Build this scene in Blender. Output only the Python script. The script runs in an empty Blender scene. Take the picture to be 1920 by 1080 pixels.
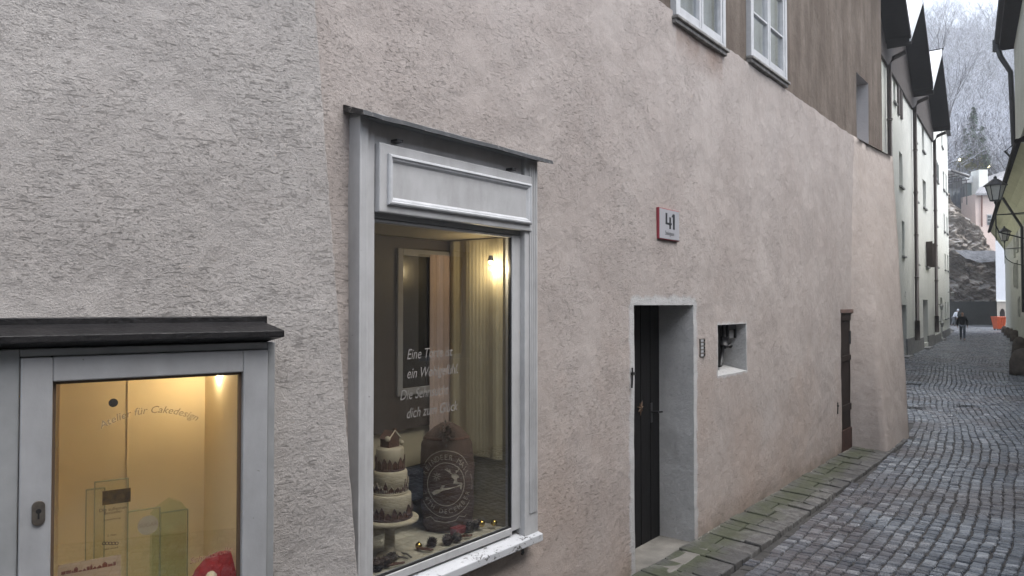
import bpy, math, random
from mathutils import Vector, Matrix, noise
R = math.radians
random.seed(7)
sc = bpy.context.scene
col = sc.collection

# ------------------------------------------------------------------ camera
FOC = 1400.0                      # focal length in pixels of the 1920 px wide photograph
PITCH = math.atan(32 / FOC)
CZ = 2.2                          # eye height above the lane
cd = bpy.data.cameras.new('camera')
cam = bpy.data.objects.new('camera', cd); col.objects.link(cam)
cam.location = (0, 0, CZ); cam.rotation_euler = (R(90) + PITCH, 0, 0)
cd.sensor_width = 36; cd.lens = FOC / 1920 * 36
cd.clip_start = 0.05; cd.clip_end = 3000
sc.camera = cam
# ------------------------------------------------------------------ sky and sun (overcast)
SUN_EL, SUN_AZ = R(60), R(125)    # azimuth clockwise from +Y
w = bpy.data.worlds.new("World"); sc.world = w; w.use_nodes = True
nt = w.node_tree; nt.nodes.clear()
sky = nt.nodes.new('ShaderNodeTexSky'); sky.sky_type = 'NISHITA'; sky.sun_disc = False
sky.sun_elevation = SUN_EL; sky.sun_rotation = SUN_AZ
sky.dust_density = 2.0; sky.air_density = 1.0; sky.ozone_density = 1.0
hs = nt.nodes.new('ShaderNodeHueSaturation'); hs.inputs['Saturation'].default_value = 0.42
bg = nt.nodes.new('ShaderNodeBackground'); bg.inputs['Strength'].default_value = 0.15
wo = nt.nodes.new('ShaderNodeOutputWorld')
nt.links.new(sky.outputs[0], hs.inputs['Color']); nt.links.new(hs.outputs[0], bg.inputs[0]); nt.links.new(bg.outputs[0], wo.inputs[0])
sd = bpy.data.lights.new('sun', 'SUN'); sd.energy = 1.3; sd.angle = R(45); sd.color = (1, .97, .93)
so = bpy.data.objects.new('sun', sd); col.objects.link(so)
so.rotation_euler = (R(90) - SUN_EL, 0, math.pi - SUN_AZ)
so.location = (0, 0, 40)
sc.view_settings.view_transform = 'Standard'; sc.view_settings.look = 'None'
sc.view_settings.exposure = 1.5; sc.view_settings.gamma = 1
sc.cycles.max_bounces = 8; sc.cycles.diffuse_bounces = 5; sc.cycles.transparent_max_bounces = 16

# ------------------------------------------------------------------ geometry helpers
def ray(px, py):
    x = (px - 960) / FOC; y = (540 - py) / FOC
    return Vector((x, math.cos(PITCH) - y * math.sin(PITCH), math.sin(PITCH) + y * math.cos(PITCH)))
def ground(px, py, z=0.0):
    d = ray(px, py); t = (z - CZ) / d.z
    return Vector((0, 0, CZ)) + d * t
def at(px, py, Y):
    d = ray(px, py); return Vector((0, 0, CZ)) + d * (Y / d.y)
class Frame:
    """facade frame: local x = n (out to the street), y = s (along the wall), z up"""
    def __init__(s, ox, oy, deg):
        t = R(deg); s.o = Vector((ox, oy, 0)); s.rz = -t
        s.u = Vector((math.sin(t), math.cos(t), 0)); s.n = Vector((math.cos(t), -math.sin(t), 0))
    def pt(s, n, a, z): return s.o + s.n * n + s.u * a + Vector((0, 0, z))
    def loc(s, p): d = p - s.o; return (d.dot(s.n), d.dot(s.u), d.z)
    def hit(s, px, py, n=0.0):
        d = ray(px, py); c = Vector((0, 0, CZ))
        t = (n - (c - s.o).dot(s.n)) / d.dot(s.n)
        p = c + d * t
        return ((p - s.o).dot(s.u), p.z)
WF = Frame(0, 0, 0)               # world axes
F1 = Frame(-.8245, 3.497, 54.2)     # near grey wall
F2 = Frame(-.795, 3.71, 37.9)     # pink wall of the numbered house
FR = Frame(18.4, 34.2, 34.6)      # row of pale houses further down
FC = Frame(23.5, 41.6, 32.9)      # white house closing the row
FE = Frame(39.0, 59.0, 31.3)      # right-hand side of the lane (n > 0 is inside the wall)

BASE = {}
class MB:
    def __init__(s): s.v = []; s.f = []; s.sm = False
    def quad(s, a, b, c, d): i = len(s.v); s.v += [a, b, c, d]; s.f.append((i, i+1, i+2, i+3)); return s
    def tri(s, a, b, c): i = len(s.v); s.v += [a, b, c]; s.f.append((i, i+1, i+2)); return s
    def box(s, n0, n1, a0, a1, z0, z1):
        i = len(s.v)
        s.v += [(n0,a0,z0),(n1,a0,z0),(n1,a1,z0),(n0,a1,z0),(n0,a0,z1),(n1,a0,z1),(n1,a1,z1),(n0,a1,z1)]
        s.f += [tuple(i+k for k in q) for q in ((0,3,2,1),(4,5,6,7),(0,1,5,4),(1,2,6,5),(2,3,7,6),(3,0,4,7))]
        return s
    def hexa(s, p):   # 8 points, bottom ring then top ring
        i = len(s.v); s.v += list(p)
        s.f += [tuple(i+k for k in q) for q in ((0,3,2,1),(4,5,6,7),(0,1,5,4),(1,2,6,5),(2,3,7,6),(3,0,4,7))]
        return s
    def prism(s, poly, axis, a, b):   # poly: 2d points in the two other axes (order n,s,z without axis)
        def mk(p, t):
            p = list(p); p.insert(axis, t); return tuple(p)
        i = len(s.v); k = len(poly)
        s.v += [mk(p, a) for p in poly] + [mk(p, b) for p in poly]
        s.f.append(tuple(range(i+k-1, i-1, -1))); s.f.append(tuple(range(i+k, i+2*k)))
        for j in range(k): s.f.append((i+j, i+(j+1) % k, i+k+(j+1) % k, i+k+j))
        return s
    def tube(s, pts, r, seg=8, cap=True):
        pts = [Vector(p) for p in pts]; rs = r if isinstance(r, (list, tuple)) else [r]*len(pts)
        rings = []
        for k, p in enumerate(pts):
            t = (pts[min(k+1, len(pts)-1)] - pts[max(k-1, 0)]).normalized()
            a = Vector((0, 0, 1)) if abs(t.z) < .9 else Vector((1, 0, 0))
            x = t.cross(a).normalized(); y = t.cross(x)
            i = len(s.v); rings.append(i)
            for q in range(seg):
                an = 2*math.pi*q/seg; s.v.append(tuple(p + (x*math.cos(an) + y*math.sin(an))*rs[k]))
        for k in range(len(rings)-1):
            a, b = rings[k], rings[k+1]
            for q in range(seg): s.f.append((a+q, a+(q+1) % seg, b+(q+1) % seg, b+q))
        if cap:
            s.f.append(tuple(rings[0]+q for q in range(seg))); s.f.append(tuple(rings[-1]+q for q in range(seg-1, -1, -1)))
        return s
    def lathe(s, c, prof, seg=24, sx=1, sy=1, fn=None):
        rings = []
        for (r, z) in prof:
            i = len(s.v); rings.append(i)
            for q in range(seg):
                an = 2*math.pi*q/seg; k = fn(an, z) if fn else 1
                s.v.append((c[0]+r*sx*k*math.cos(an), c[1]+r*sy*k*math.sin(an), c[2]+z))
        for k in range(len(rings)-1):
            a, b = rings[k], rings[k+1]
            for q in range(seg): s.f.append((a+q, a+(q+1) % seg, b+(q+1) % seg, b+q))
        s.f.append(tuple(rings[0]+q for q in range(seg-1, -1, -1))); s.f.append(tuple(rings[-1]+q for q in range(seg)))
        return s
    def ball(s, c, r, seg=12, sz=1, sx=1, sy=1):
        k = max(5, seg//2)
        prof = [(max(1e-4, r*math.sin(math.pi*j/k)), -r*sz*math.cos(math.pi*j/k)) for j in range(k+1)]
        return s.lathe(c, prof, seg, sx, sy)
    def rough(s, amp, freq, seed=0):
        o = []
        for p in s.v:
            q = Vector(p); n = noise.noise_vector(q*freq + Vector((seed, seed*1.7, 0))); o.append(tuple(q + n*amp))
        s.v = o; return s
    def build(s, name, mat, parent=None, smooth=False, bevel=0, seg=2, frame=None):
        base = Vector(BASE.get(parent.name, (0, 0, 0))) if parent else Vector((0, 0, 0))
        me = bpy.data.meshes.new(name)
        me.from_pydata([tuple(Vector(p) - base) for p in s.v], [], s.f); me.update()
        for m in (mat if isinstance(mat, (list, tuple)) else [mat]): me.materials.append(m)
        if smooth:
            for p in me.polygons: p.use_smooth = True
        o = bpy.data.objects.new(name, me); col.objects.link(o)
        BASE[o.name] = base
        if parent: o.parent = parent
        elif frame: o.location = frame.o; o.rotation_euler = (0, 0, frame.rz)
        if bevel:
            b = o.modifiers.new('bevel', 'BEVEL'); b.width = bevel; b.segments = seg; b.limit_method = 'ANGLE'; b.angle_limit = R(40)
        return o
def tag(o, label=None, cat=None, group=None, kind=None):
    if label: o['label'] = label
    if cat: o['category'] = cat
    if group: o['group'] = group
    if kind: o['kind'] = kind
    return o
def thing(name, label, cat, frame=WF, base=(0, 0, 0), group=None):
    """an Empty at the thing's base; children are given in the frame's own coordinates"""
    o = bpy.data.objects.new(name, None); col.objects.link(o)
    o.location = frame.pt(*base); o.rotation_euler = (0, 0, frame.rz); o.empty_display_size = .1
    BASE[o.name] = base
    return tag(o, label, cat, group)
def text(st, size=1, shear=0, align='CENTER', bold=0):
    c = bpy.data.curves.new('t', 'FONT'); c.body = st; c.size = size; c.shear = shear; c.align_x = align; c.offset = bold
    c.resolution_u = 3
    o = bpy.data.objects.new('t', c); col.objects.link(o)
    dg = bpy.context.evaluated_depsgraph_get(); me = o.evaluated_get(dg).to_mesh()
    v = [tuple(p.co) for p in me.vertices]; f = [tuple(p.vertices) for p in me.polygons]
    o.evaluated_get(dg).to_mesh_clear(); bpy.data.objects.remove(o); bpy.data.curves.remove(c)
    return v, f
def add_text(mb, st, fn, size, shear=0, align='CENTER', bold=0, sx=1):
    v, f = text(st, size, shear, align, bold); i = len(mb.v)
    mb.v += [fn(p[0]*sx, p[1]) for p in v]; mb.f += [tuple(i+k for k in q) for q in f]

# ------------------------------------------------------------------ materials
def newmat(name):
    m = bpy.data.materials.new(name); m.use_nodes = True; n = m.node_tree
    return m, n, n.nodes['Principled BSDF'], lambda t: n.nodes.new('ShaderNode'+t), n.links.new
def noise_node(N, L, vec, scale, detail=4, rough=.55, dist=0):
    t = N('TexNoise'); t.inputs['Scale'].default_value = scale; t.inputs['Detail'].default_value = detail
    t.inputs['Roughness'].default_value = rough; t.inputs['Distortion'].default_value = dist
    L(vec, t.inputs['Vector']); return t.outputs['Fac']
def mapped(N, L, stretch=(1, 1, 1), off=(0, 0, 0)):
    c = N('TexCoord'); m = N('Mapping'); m.inputs['Scale'].default_value = stretch; m.inputs['Location'].default_value = off
    L(c.outputs['Object'], m.inputs['Vector']); return m.outputs[0]
def ramp(N, L, fac, stops):
    r = N('ValToRGB'); e = r.color_ramp.elements
    while len(e) < len(stops): e.new(.5)
    for k, (p, c) in enumerate(stops): e[k].position = p; e[k].color = (*c, 1) if len(c) == 3 else c
    L(fac, r.inputs[0]); return r.outputs[0]
def mixc(N, L, fac, a, b, mode='MIX'):
    m = N('Mix'); m.data_type = 'RGBA'; m.blend_type = mode
    if isinstance(fac, (int, float)): m.inputs[0].default_value = fac
    else: L(fac, m.inputs[0])
    for k, x in ((6, a), (7, b)):
        if isinstance(x, tuple): m.inputs[k].default_value = (*x, 1)
        else: L(x, m.inputs[k])
    return m.outputs[2]
def mth(N, L, op, a, b=0.0):
    m = N('Math'); m.operation = op
    for k, x in ((0, a), (1, b)):
        if isinstance(x, (int, float)): m.inputs[k].default_value = x
        else: L(x, m.inputs[k])
    return m.outputs[0]
def pmat(name, c, rough=.6, var=.15, vs=4, bump=0, bs=30, metal=0, stretch=(1, 1, 1), spec=.5, c2=None, dist=.01):
    m, n, B, N, L = newmat(name); v = mapped(N, L, stretch)
    f = noise_node(N, L, v, vs, 5, .6)
    c2 = c2 or tuple(x*(1-var*2) for x in c)
    L(ramp(N, L, f, [(.3, c2), (.7, c)]), B.inputs['Base Color'])
    B.inputs['Roughness'].default_value = rough; B.inputs['Metallic'].default_value = metal
    B.inputs['Specular IOR Level'].default_value = spec
    if bump:
        b = N('Bump'); b.inputs['Strength'].default_value = bump; b.inputs['Distance'].default_value = dist
        L(noise_node(N, L, v, bs, 5, .6), b.inputs['Height']); L(b.outputs[0], B.inputs['Normal'])
    return m
def plaster(name, ca, cb, grain=1.0, white=False, streak=False, hs=1.0):
    m, n, B, N, L = newmat(name)
    v = mapped(N, L); vh = mapped(N, L, (1, 1, 1.9)); vv = mapped(N, L, (1, 1, .22))
    big = noise_node(N, L, v, 1.1, 5, .6, .4); mid = noise_node(N, L, v, 7, 5, .65)
    f = mth(N, L, 'ADD', mth(N, L, 'MULTIPLY', big, .65), mth(N, L, 'MULTIPLY', mid, .35))
    c = ramp(N, L, f, [(.36, ca), (.64, cb)])
    if streak:
        st = noise_node(N, L, vv, 2.6, 6, .65); c = mixc(N, L, ramp(N, L, st, [(.42, (0, 0, 0)), (.62, (1, 1, 1))]), tuple(x*.78 for x in ca), c)
    # sparse hairline scratches, pits and dirt
    pit = N('TexVoronoi'); pit.inputs['Scale'].default_value = 9; L(v, pit.inputs['Vector'])
    pm = ramp(N, L, pit.outputs['Distance'], [(.02, (1, 1, 1)), (.05, (0, 0, 0))])
    gate = ramp(N, L, noise_node(N, L, v, 1.7, 2), [(.6, (0, 0, 0)), (.66, (1, 1, 1))])
    pm = mth(N, L, 'MULTIPLY', pm, gate)
    c = mixc(N, L, mth(N, L, 'MULTIPLY', pm, .5), c, tuple(x*.45 for x in ca))
    fine = noise_node(N, L, v, 60, 3, .7)
    c = mixc(N, L, mth(N, L, 'MULTIPLY', ramp(N, L, fine, [(.35, (1, 1, 1)), (.5, (0, 0, 0))]), .16), c, tuple(x*.55 for x in ca))
    if white:
        sz = N('SeparateXYZ'); L(v, sz.inputs[0])
        lowf = mth(N, L, 'ADD', mth(N, L, 'MULTIPLY', mth(N, L, 'SUBTRACT', 1.9, sz.outputs[2]), .22), mth(N, L, 'MULTIPLY', mth(N, L, 'SUBTRACT', noise_node(N, L, v, .9, 6, .65), .5), 1.3))
        c = mixc(N, L, ramp(N, L, lowf, [(.05, (0, 0, 0)), (.55, (.55, .55, .55))]), c, (.345, .27, .225))
        gr = mth(N, L, 'ADD', mth(N, L, 'MULTIPLY', mth(N, L, 'SUBTRACT', .30, sz.outputs[2]), 1.6), mth(N, L, 'MULTIPLY', mth(N, L, 'SUBTRACT', noise_node(N, L, v, 3.5, 6, .7), .5), 1.2))
        c = mixc(N, L, ramp(N, L, gr, [(.10, (0, 0, 0)), (.6, (.7, .7, .7))]), c, (.13, .115, .09))
        gs = ramp(N, L, noise_node(N, L, mapped(N, L, (1, 1, .8), (3, 5, 1)), 1.3, 7, .65), [(.5, (0, 0, 0)), (.75, (.4, .4, .4))])
        c = mixc(N, L, gs, c, (.285, .262, .252))
        at_ = N('Attribute'); at_.attribute_name = 'paint'
        k = mth(N, L, 'ADD', at_.outputs['Fac'], mth(N, L, 'MULTIPLY', mth(N, L, 'SUBTRACT', noise_node(N, L, v, 9, 4), .5), .7))
        c = mixc(N, L, ramp(N, L, k, [(.42, (0, 0, 0)), (.62, (1, 1, 1))]), c, (.40, .40, .405))
        at2 = N('Attribute'); at2.attribute_name = 'damp'
        k2 = mth(N, L, 'MULTIPLY', at2.outputs['Fac'], ramp(N, L, noise_node(N, L, v, 3, 5), [(.35, (.3, .3, .3)), (.65, (1, 1, 1))]))
        c = mixc(N, L, k2, c, (.16, .095, .065))
    L(c, B.inputs['Base Color']); B.inputs['Roughness'].default_value = .92; B.inputs['Specular IOR Level'].default_value = .25
    # scraped, trowelled relief
    g1 = noise_node(N, L, vh, 46*hs, 8, .78, .1); g2 = noise_node(N, L, v, 130*hs, 3, .7)
    scr = noise_node(N, L, mapped(N, L, (1, 1, 5), (1, 2, 3)), 15*hs, 6, .7, .15)
    zone = ramp(N, L, noise_node(N, L, v, 1.7, 6, .7), [(.42, (.08, .08, .08)), (.60, (1, 1, 1))])
    pits = ramp(N, L, g1, [(.34, (0, 0, 0)), (.43, (.85, .85, .85)), (.66, (1, 1, 1))])
    groove = mth(N, L, 'SUBTRACT', 1.0, mth(N, L, 'MULTIPLY', ramp(N, L, scr, [(.34, (1, 1, 1)), (.42, (0, 0, 0))]), mth(N, L, 'ADD', zone, .15)))
    h = mth(N, L, 'ADD', mth(N, L, 'MULTIPLY', pits, zone), mth(N, L, 'MULTIPLY', groove, .7)); h = mth(N, L, 'ADD', h, mth(N, L, 'MULTIPLY', g2, .7))
    h = mth(N, L, 'SUBTRACT', h, mth(N, L, 'MULTIPLY', pm, 1.2))
    hole_ = mth(N, L, 'SUBTRACT', 1.0, mth(N, L, 'MULTIPLY', groove, ramp(N, L, pits, [(0, (.35, .35, .35)), (.6, (1, 1, 1))])))
    L(mixc(N, L, mth(N, L, 'MULTIPLY', hole_, .10), c, tuple(x*.4 for x in ca)), B.inputs['Base Color'])  # grooves and pits darkened: dirt plus pit shadow put into the colour
    b2 = N('Bump'); b2.inputs['Strength'].default_value = .5; b2.inputs['Distance'].default_value = .06
    L(noise_node(N, L, v, 2.8, 3), b2.inputs['Height'])
    b = N('Bump'); b.inputs['Strength'].default_value = .95; b.inputs['Distance'].default_value = .008*grain
    L(h, b.inputs['Height']); L(b2.outputs[0], b.inputs['Normal']); L(b.outputs[0], B.inputs['Normal'])
    return m
def glass_mat(name, tint=(1, 1, 1), refl=1.0, ior=1.5):
    m, n, B, N, L = newmat(name); n.nodes.remove(B)
    out = n.nodes['Material Output']; T = N('BsdfTransparent'); T.inputs[0].default_value = (*tint, 1)
    G = N('BsdfGlossy'); G.inputs['Roughness'].default_value = .0; G.inputs[0].default_value = (1, 1, 1, 1)
    ge = N('NewGeometry'); dp = N('VectorMath'); dp.operation = 'DOT_PRODUCT'; L(ge.outputs['Normal'], dp.inputs[0]); L(ge.outputs['Incoming'], dp.inputs[1]); mx = N('MixShader')
    fr = mth(N, L, 'ADD', .04, mth(N, L, 'MULTIPLY', .96, mth(N, L, 'POWER', mth(N, L, 'SUBTRACT', 1.0, mth(N, L, 'ABSOLUTE', dp.outputs['Value'])), 5.0)))
    L(mth(N, L, 'MINIMUM', mth(N, L, 'MULTIPLY', fr, refl), 1.0), mx.inputs[0]); L(T.outputs[0], mx.inputs[1]); L(G.outputs[0], mx.inputs[2]); L(mx.outputs[0], out.inputs[0])
    return m
def emit(name, c, s):
    m, n, B, N, L = newmat(name); B.inputs['Emission Color'].default_value = (*c, 1); B.inputs['Emission Strength'].default_value = s
    B.inputs['Base Color'].default_value = (*c, 1); return m

M = {}
M['plaster_grey'] = plaster('grey_plaster', (.325, .305, .292), (.395, .375, .362), 1.15, hs=1.15)
M['plaster_pink'] = plaster('pink_plaster', (.310, .274, .256), (.372, .337, .319), .85, white=True, hs=1.0)
M['plaster_brown'] = plaster('brown_plaster', (.125, .10, .083), (.175, .148, .128), .8, streak=True)
M['whitewash'] = plaster('whitewash', (.42, .42, .42), (.56, .56, .56), 2.2)
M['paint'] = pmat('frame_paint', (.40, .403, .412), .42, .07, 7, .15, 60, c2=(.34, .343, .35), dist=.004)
M['paint_cabinet'] = pmat('grey_cabinet_paint', (.285, .29, .302), .4, .07, 6, .2, 50, c2=(.235, .24, .25), dist=.004)
def worn(m, chip=(.10, .095, .085), grime=.35):
    n = m.node_tree; N = lambda t: n.nodes.new('ShaderNode'+t); L = n.links.new; B = n.nodes['Principled BSDF']; src = B.inputs['Base Color'].links[0].from_socket
    v = mapped(N, L); gm = ramp(N, L, noise_node(N, L, mapped(N, L, (1, 1, .3)), 6, 7, .7), [(.45, (0, 0, 0)), (.75, (grime,)*3)])
    c = mixc(N, L, gm, src, (.12, .115, .105))
    ch = ramp(N, L, noise_node(N, L, v, 22, 5, .7), [(.70, (0, 0, 0)), (.715, (1, 1, 1))]); L(mixc(N, L, ch, c, chip), B.inputs['Base Color'])
worn(M['paint']); worn(M['paint_cabinet'], grime=.25)
M['paint_shade'] = pmat('shaded_frame_paint', (.235, .243, .25), .5, .1, 7, .12, 60, dist=.004)  # darker copy of the frame paint, recess shade put into the colour
M['paint_white'] = pmat('white_window_paint', (.46, .47, .49), .5, .12, 9, .2, 60, dist=.004)
M['slate'] = pmat('weathered_dark_metal', (.016, .015, .016), .42, .25, 9, .5, 45, c2=(.006, .006, .007), spec=.3)
M['black'] = pmat('black_paint', (.012, .012, .013), .5, .2, 8)
M['iron'] = pmat('dark_iron', (.02, .02, .022), .45, .2, 12, .2, 40)
M['door_dark'] = pmat('dark_door_wood', (.009, .009, .010), .7, .3, 5, .3, 18, stretch=(1, 6, .5), spec=.2)
M['door_brown'] = pmat('brown_door_wood', (.022, .014, .012), .65, .3, 5, .3, 18, stretch=(1, 6, .5), c2=(.012, .009, .008), spec=.2)
M['door_red'] = pmat('red_brown_kick_board', (.055, .028, .023), .6, .25, 8, .3, 18, c2=(.03, .017, .014), spec=.2)
M['interior'] = pmat('cream_interior', (.80, .68, .46), .8, .05, 3)
M['interior_side'] = pmat('cream_interior_side', (.76, .63, .39), .8, .05, 3)
M['glass'] = glass_mat('window_glass', (.95, .96, .95), 2.3)
M['glass_dark'] = pmat('dim_window_glass', (.05, .06, .065), .06, .3, 2, spec=.8)
M['brass'] = pmat('dull_brass', (.28, .22, .13), .4, .2, 20, metal=.8)
M['steel'] = pmat('dull_steel', (.18, .16, .14), .4, .25, 20, metal=.7)
M['letter_dark'] = pmat('etched_lettering', (.24, .19, .12), .6, .05)
M['letter_white'] = pmat('white_lettering', (.20, .19, .18), .6, .05)
M['red'] = pmat('red_enamel', (.26, .035, .05), .4, .1)
M['enamel'] = pmat('white_enamel', (.33, .335, .36), .3, .05)
M['dark_text'] = pmat('black_lettering', (.015, .017, .02), .5, 0)

def thing_mesh(mb, name, mat, label, cat, frame=WF, group=None, **k):
    """a thing that is a single mesh; origin moved to its base"""
    lo = [min(p[i] for p in mb.v) for i in range(3)]; hi = [max(p[i] for p in mb.v) for i in range(3)]
    b = Vector(((lo[0]+hi[0])/2, (lo[1]+hi[1])/2, lo[2]))
    mb.v = [tuple(Vector(p)-b) for p in mb.v]
    o = mb.build(name, mat, **k); o.location = frame.pt(*b); o.rotation_euler = (0, 0, frame.rz)
    return tag(o, label, cat, group)

# ------------------------------------------------------------------ walls with openings
def lines(a, b, step, extra):
    n = max(1, int(round((b-a)/step))); L_ = [a+(b-a)*k/n for k in range(n+1)]
    for e in extra:
        if a < e < b:
            k = min(range(len(L_)), key=lambda i: abs(L_[i]-e))
            if abs(L_[k]-e) < step*.5 and k not in (0, len(L_)-1) and L_[k] not in extra: L_[k] = e
            else: L_.append(e)
    return sorted(set(L_))
def grid_wall(mb, S, Z, holes, nf=lambda a, z: 0, sf=lambda a, z: a, zf=lambda a, z: z):
    base = len(mb.v); nz = len(Z); used = {}
    def vid(i, j):
        if (i, j) not in used:
            used[(i, j)] = len(mb.v); mb.v.append((nf(S[i], Z[j]), sf(S[i], Z[j]), zf(S[i], Z[j])))
        return used[(i, j)]
    for i in range(len(S)-1):
        sm = (S[i]+S[i+1])/2
        for j in range(nz-1):
            zm = (Z[j]+Z[j+1])/2
            if any(h[0] < sm < h[1] and h[2] < zm < h[3] for h in holes): continue
            mb.f.append((vid(i, j), vid(i+1, j), vid(i+1, j+1), vid(i, j+1)))
def reveal(mb, h, S, Z, depth, nf=lambda a, z: 0, sf=lambda a, z: a, sides='lrtb', flare=0):
    """inner faces of an opening, sharing the wall's edge points"""
    a0, a1, z0, z1 = h; d = -depth
    ss = [x for x in S if a0-1e-6 <= x <= a1+1e-6]; zz = [x for x in Z if z0-1e-6 <= x <= z1+1e-6]
    for a, key in ((a0, 'l'), (a1, 'r')):
        if key in sides:
            for q, r in zip(zz, zz[1:]):
                mb.quad((nf(a, q), sf(a, q), q), (d, a, q), (d, a, r), (nf(a, r), sf(a, r), r))
    for z, key in ((z0, 'b'), (z1, 't')):
        if key in sides:
            up = flare if key == 'b' else 0
            for q, r in zip(ss, ss[1:]):
                mb.quad((nf(q, z), sf(q, z), z), (nf(r, z), sf(r, z), z), (d, r, z+up), (d, q, z+up))
def wnoise(a, z, amp, f, seed):
    return amp*noise.noise(Vector((a*f, z*f, seed)))

# ================================================================== ground, lane, pavement
g = MB(); g.quad((-170, -90, -.06), (215, -90, -.06), (215, 285, -.06), (-170, 285, -.06))
tag(g.build('ground', pmat('dark_earth', (.06, .058, .055), .9, .2, 1)), 'dark ground under the whole town', kind='structure')

KERB = .53
LP = [F2.pt(KERB, s, 0) for s in (-7, -3, 0, 3, 6, 9, 11)] + [Vector(p) for p in ((6.4, 12.0, 0), (7.6, 14.4, 0), (10.6, 20.6, 0), (14.1, 27.9, 0), (18.4, 34.2, 0), (23.5, 41.6, 0), (28.2, 48.8, 0), (32.8, 56, 0), (38.5, 65, 0), (43, 74, 0))]
RP = [F2.pt(4.6, s, 0) for s in (-7, -3, 0, 3, 6, 8)] + [Vector(p) for p in ((9.6, 10.9, 0), (12.4, 15.8, 0), (15.6, 20.9, 0), (18.2, 25, 0), (21.4, 30.0, 0), (25.6, 37, 0), (30.3, 44.8, 0), (34.8, 52.2, 0), (39.0, 59, 0), (45, 69, 0), (49, 76, 0))]
def resample(P, n):
    d = [0]
    for a, b in zip(P, P[1:]): d.append(d[-1]+(b-a).length)
    out = []
    for k in range(n+1):
        t = d[-1]*k/n; j = 0
        while j < len(d)-2 and d[j+1] < t: j += 1
        out.append(P[j].lerp(P[j+1], (t-d[j])/(d[j+1]-d[j])))
    return out
def smooth(P, k):
    for _ in range(k): P = [P[0]]+[(P[i-1]+P[i]*2+P[i+1])/4 for i in range(1, len(P)-1)]+[P[-1]]
    return P
NL = 160
LB = smooth(resample(LP, NL), 6); RB = smooth(resample(RP, NL), 14)
CL = smooth([(a+b)/2 for a, b in zip(LB, RB)], 10)
CL = smooth(resample(CL, NL), 6)
cl_len = [0]
for a, b in zip(CL, CL[1:]): cl_len.append(cl_len[-1]+(b-a).length)
def center(v):
    t = v/cl_len[-1]*NL; i = min(NL-1, max(0, int(t))); f = t-i
    p = CL[i].lerp(CL[i+1], f); a = CL[max(0, i-1)]; b = CL[min(NL, i+2)]
    d = (b-a).normalized(); return p, Vector((d.y, -d.x, 0))
poly = LB + RB[::-1]
edges = [(poly[i], poly[(i+1) % len(poly)]) for i in range(len(poly))]
# left/right offsets of the lane edges from the centre line, sampled
def side_off(v, P):
    p, nr = center(v); best = None; d = Vector((-nr.y, nr.x, 0))
    for a, b in zip(P, P[1:]):
        da, db = (a-p).dot(d), (b-p).dot(d)
        if (da <= 0 <= db) or (db <= 0 <= da):
            t = da/(da-db) if da != db else 0
            o = (a.lerp(b, t)-p).dot(nr)
            if best is None or abs(o) < abs(best): best = o
    return best
offs = []
VN = int(cl_len[-1]/.5)
for k in range(VN+1):
    v = k*.5; l = side_off(v, LB); r = side_off(v, RB)
    if l is None: l = offs[-1][0] if offs else -2
    if r is None: r = offs[-1][1] if offs else 2
    offs.append((l, r))
rm, rn, B_, N_, L_ = newmat('wet_cobbles')
v_ = mapped(N_, L_); geo = N_('NewGeometry')
rnd = geo.outputs['Random Per Island']
cA = ramp(N_, L_, rnd, [(0, (.08, .092, .112)), (.4, (.145, .166, .196)), (.75, (.21, .235, .268)), (1, (.38, .405, .44))])  # stone tones raised and tinted blue, putting sky sheen into the colour
patch = ramp(N_, L_, noise_node(N_, L_, v_, .55, 4, .6), [(.46, (0, 0, 0)), (.6, (1, 1, 1))])
cA = mixc(N_, L_, patch, cA, mixc(N_, L_, .6, cA, (.10, .078, .075)))
cA = mixc(N_, L_, ramp(N_, L_, noise_node(N_, L_, v_, 70, 3, .6), [(.4, (1, 1, 1)), (.6, (0, 0, 0))]), cA, mixc(N_, L_, .5, cA, (.02, .02, .022)))
L_(cA, B_.inputs['Base Color'])
L_(ramp(N_, L_, noise_node(N_, L_, v_, 3, 4), [(.3, (.20, .20, .20)), (.7, (.42, .42, .42))]), B_.inputs['Roughness'])
bb = N_('Bump'); bb.inputs['Strength'].default_value = .5; bb.inputs['Distance'].default_value = .006
L_(noise_node(N_, L_, v_, 55, 4, .6), bb.inputs['Height']); L_(bb.outputs[0], B_.inputs['Normal'])
M['joint'] = pmat('wet_joint_sand', (.07, .067, .065), .75, .3, 12, .5, 90)
setts = MB(); rs = random.Random(3)
def sett(c, du, dn, hl, hw):
    """one stone: bottom ring, shoulder ring, crown ring"""
    i = len(setts.v); h = rs.uniform(-.004, .006); tx = rs.uniform(-.05, .05); ty = rs.uniform(-.05, .05)
    q = [(-1, -1), (1, -1), (1, 1), (-1, 1)]; jit = [(rs.uniform(.84, 1.04), rs.uniform(.84, 1.04)) for _ in q]
    for sc_, z in ((1, -.03), (.97, -.005), (.80, .003)):
        for (a, b), (ja, jb) in zip(q, jit):
            x = a*hl*ja*sc_; y = b*hw*jb*sc_
            p = c + du*x + dn*y; setts.v.append((p.x, p.y, z + h + x*tx + y*ty))
    for k in range(4):
        k2 = (k+1) % 4
        setts.f.append((i+k, i+k2, i+4+k2, i+4+k)); setts.f.append((i+4+k, i+4+k2, i+8+k2, i+8+k))
    setts.f.append((i+8, i+9, i+10, i+11))
W_ = .112
def wave(v, w): return (.10*math.sin(v*.42 + w*.35) + .03*math.sin(v*1.1+1+w*1.5))*min(1, max(0, (v-12)/12)) + .05*noise.noise(Vector((v*.5, w*.9, 4))) + .02*noise.noise(Vector((v*1.9, w*2.2, 7)))
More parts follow.
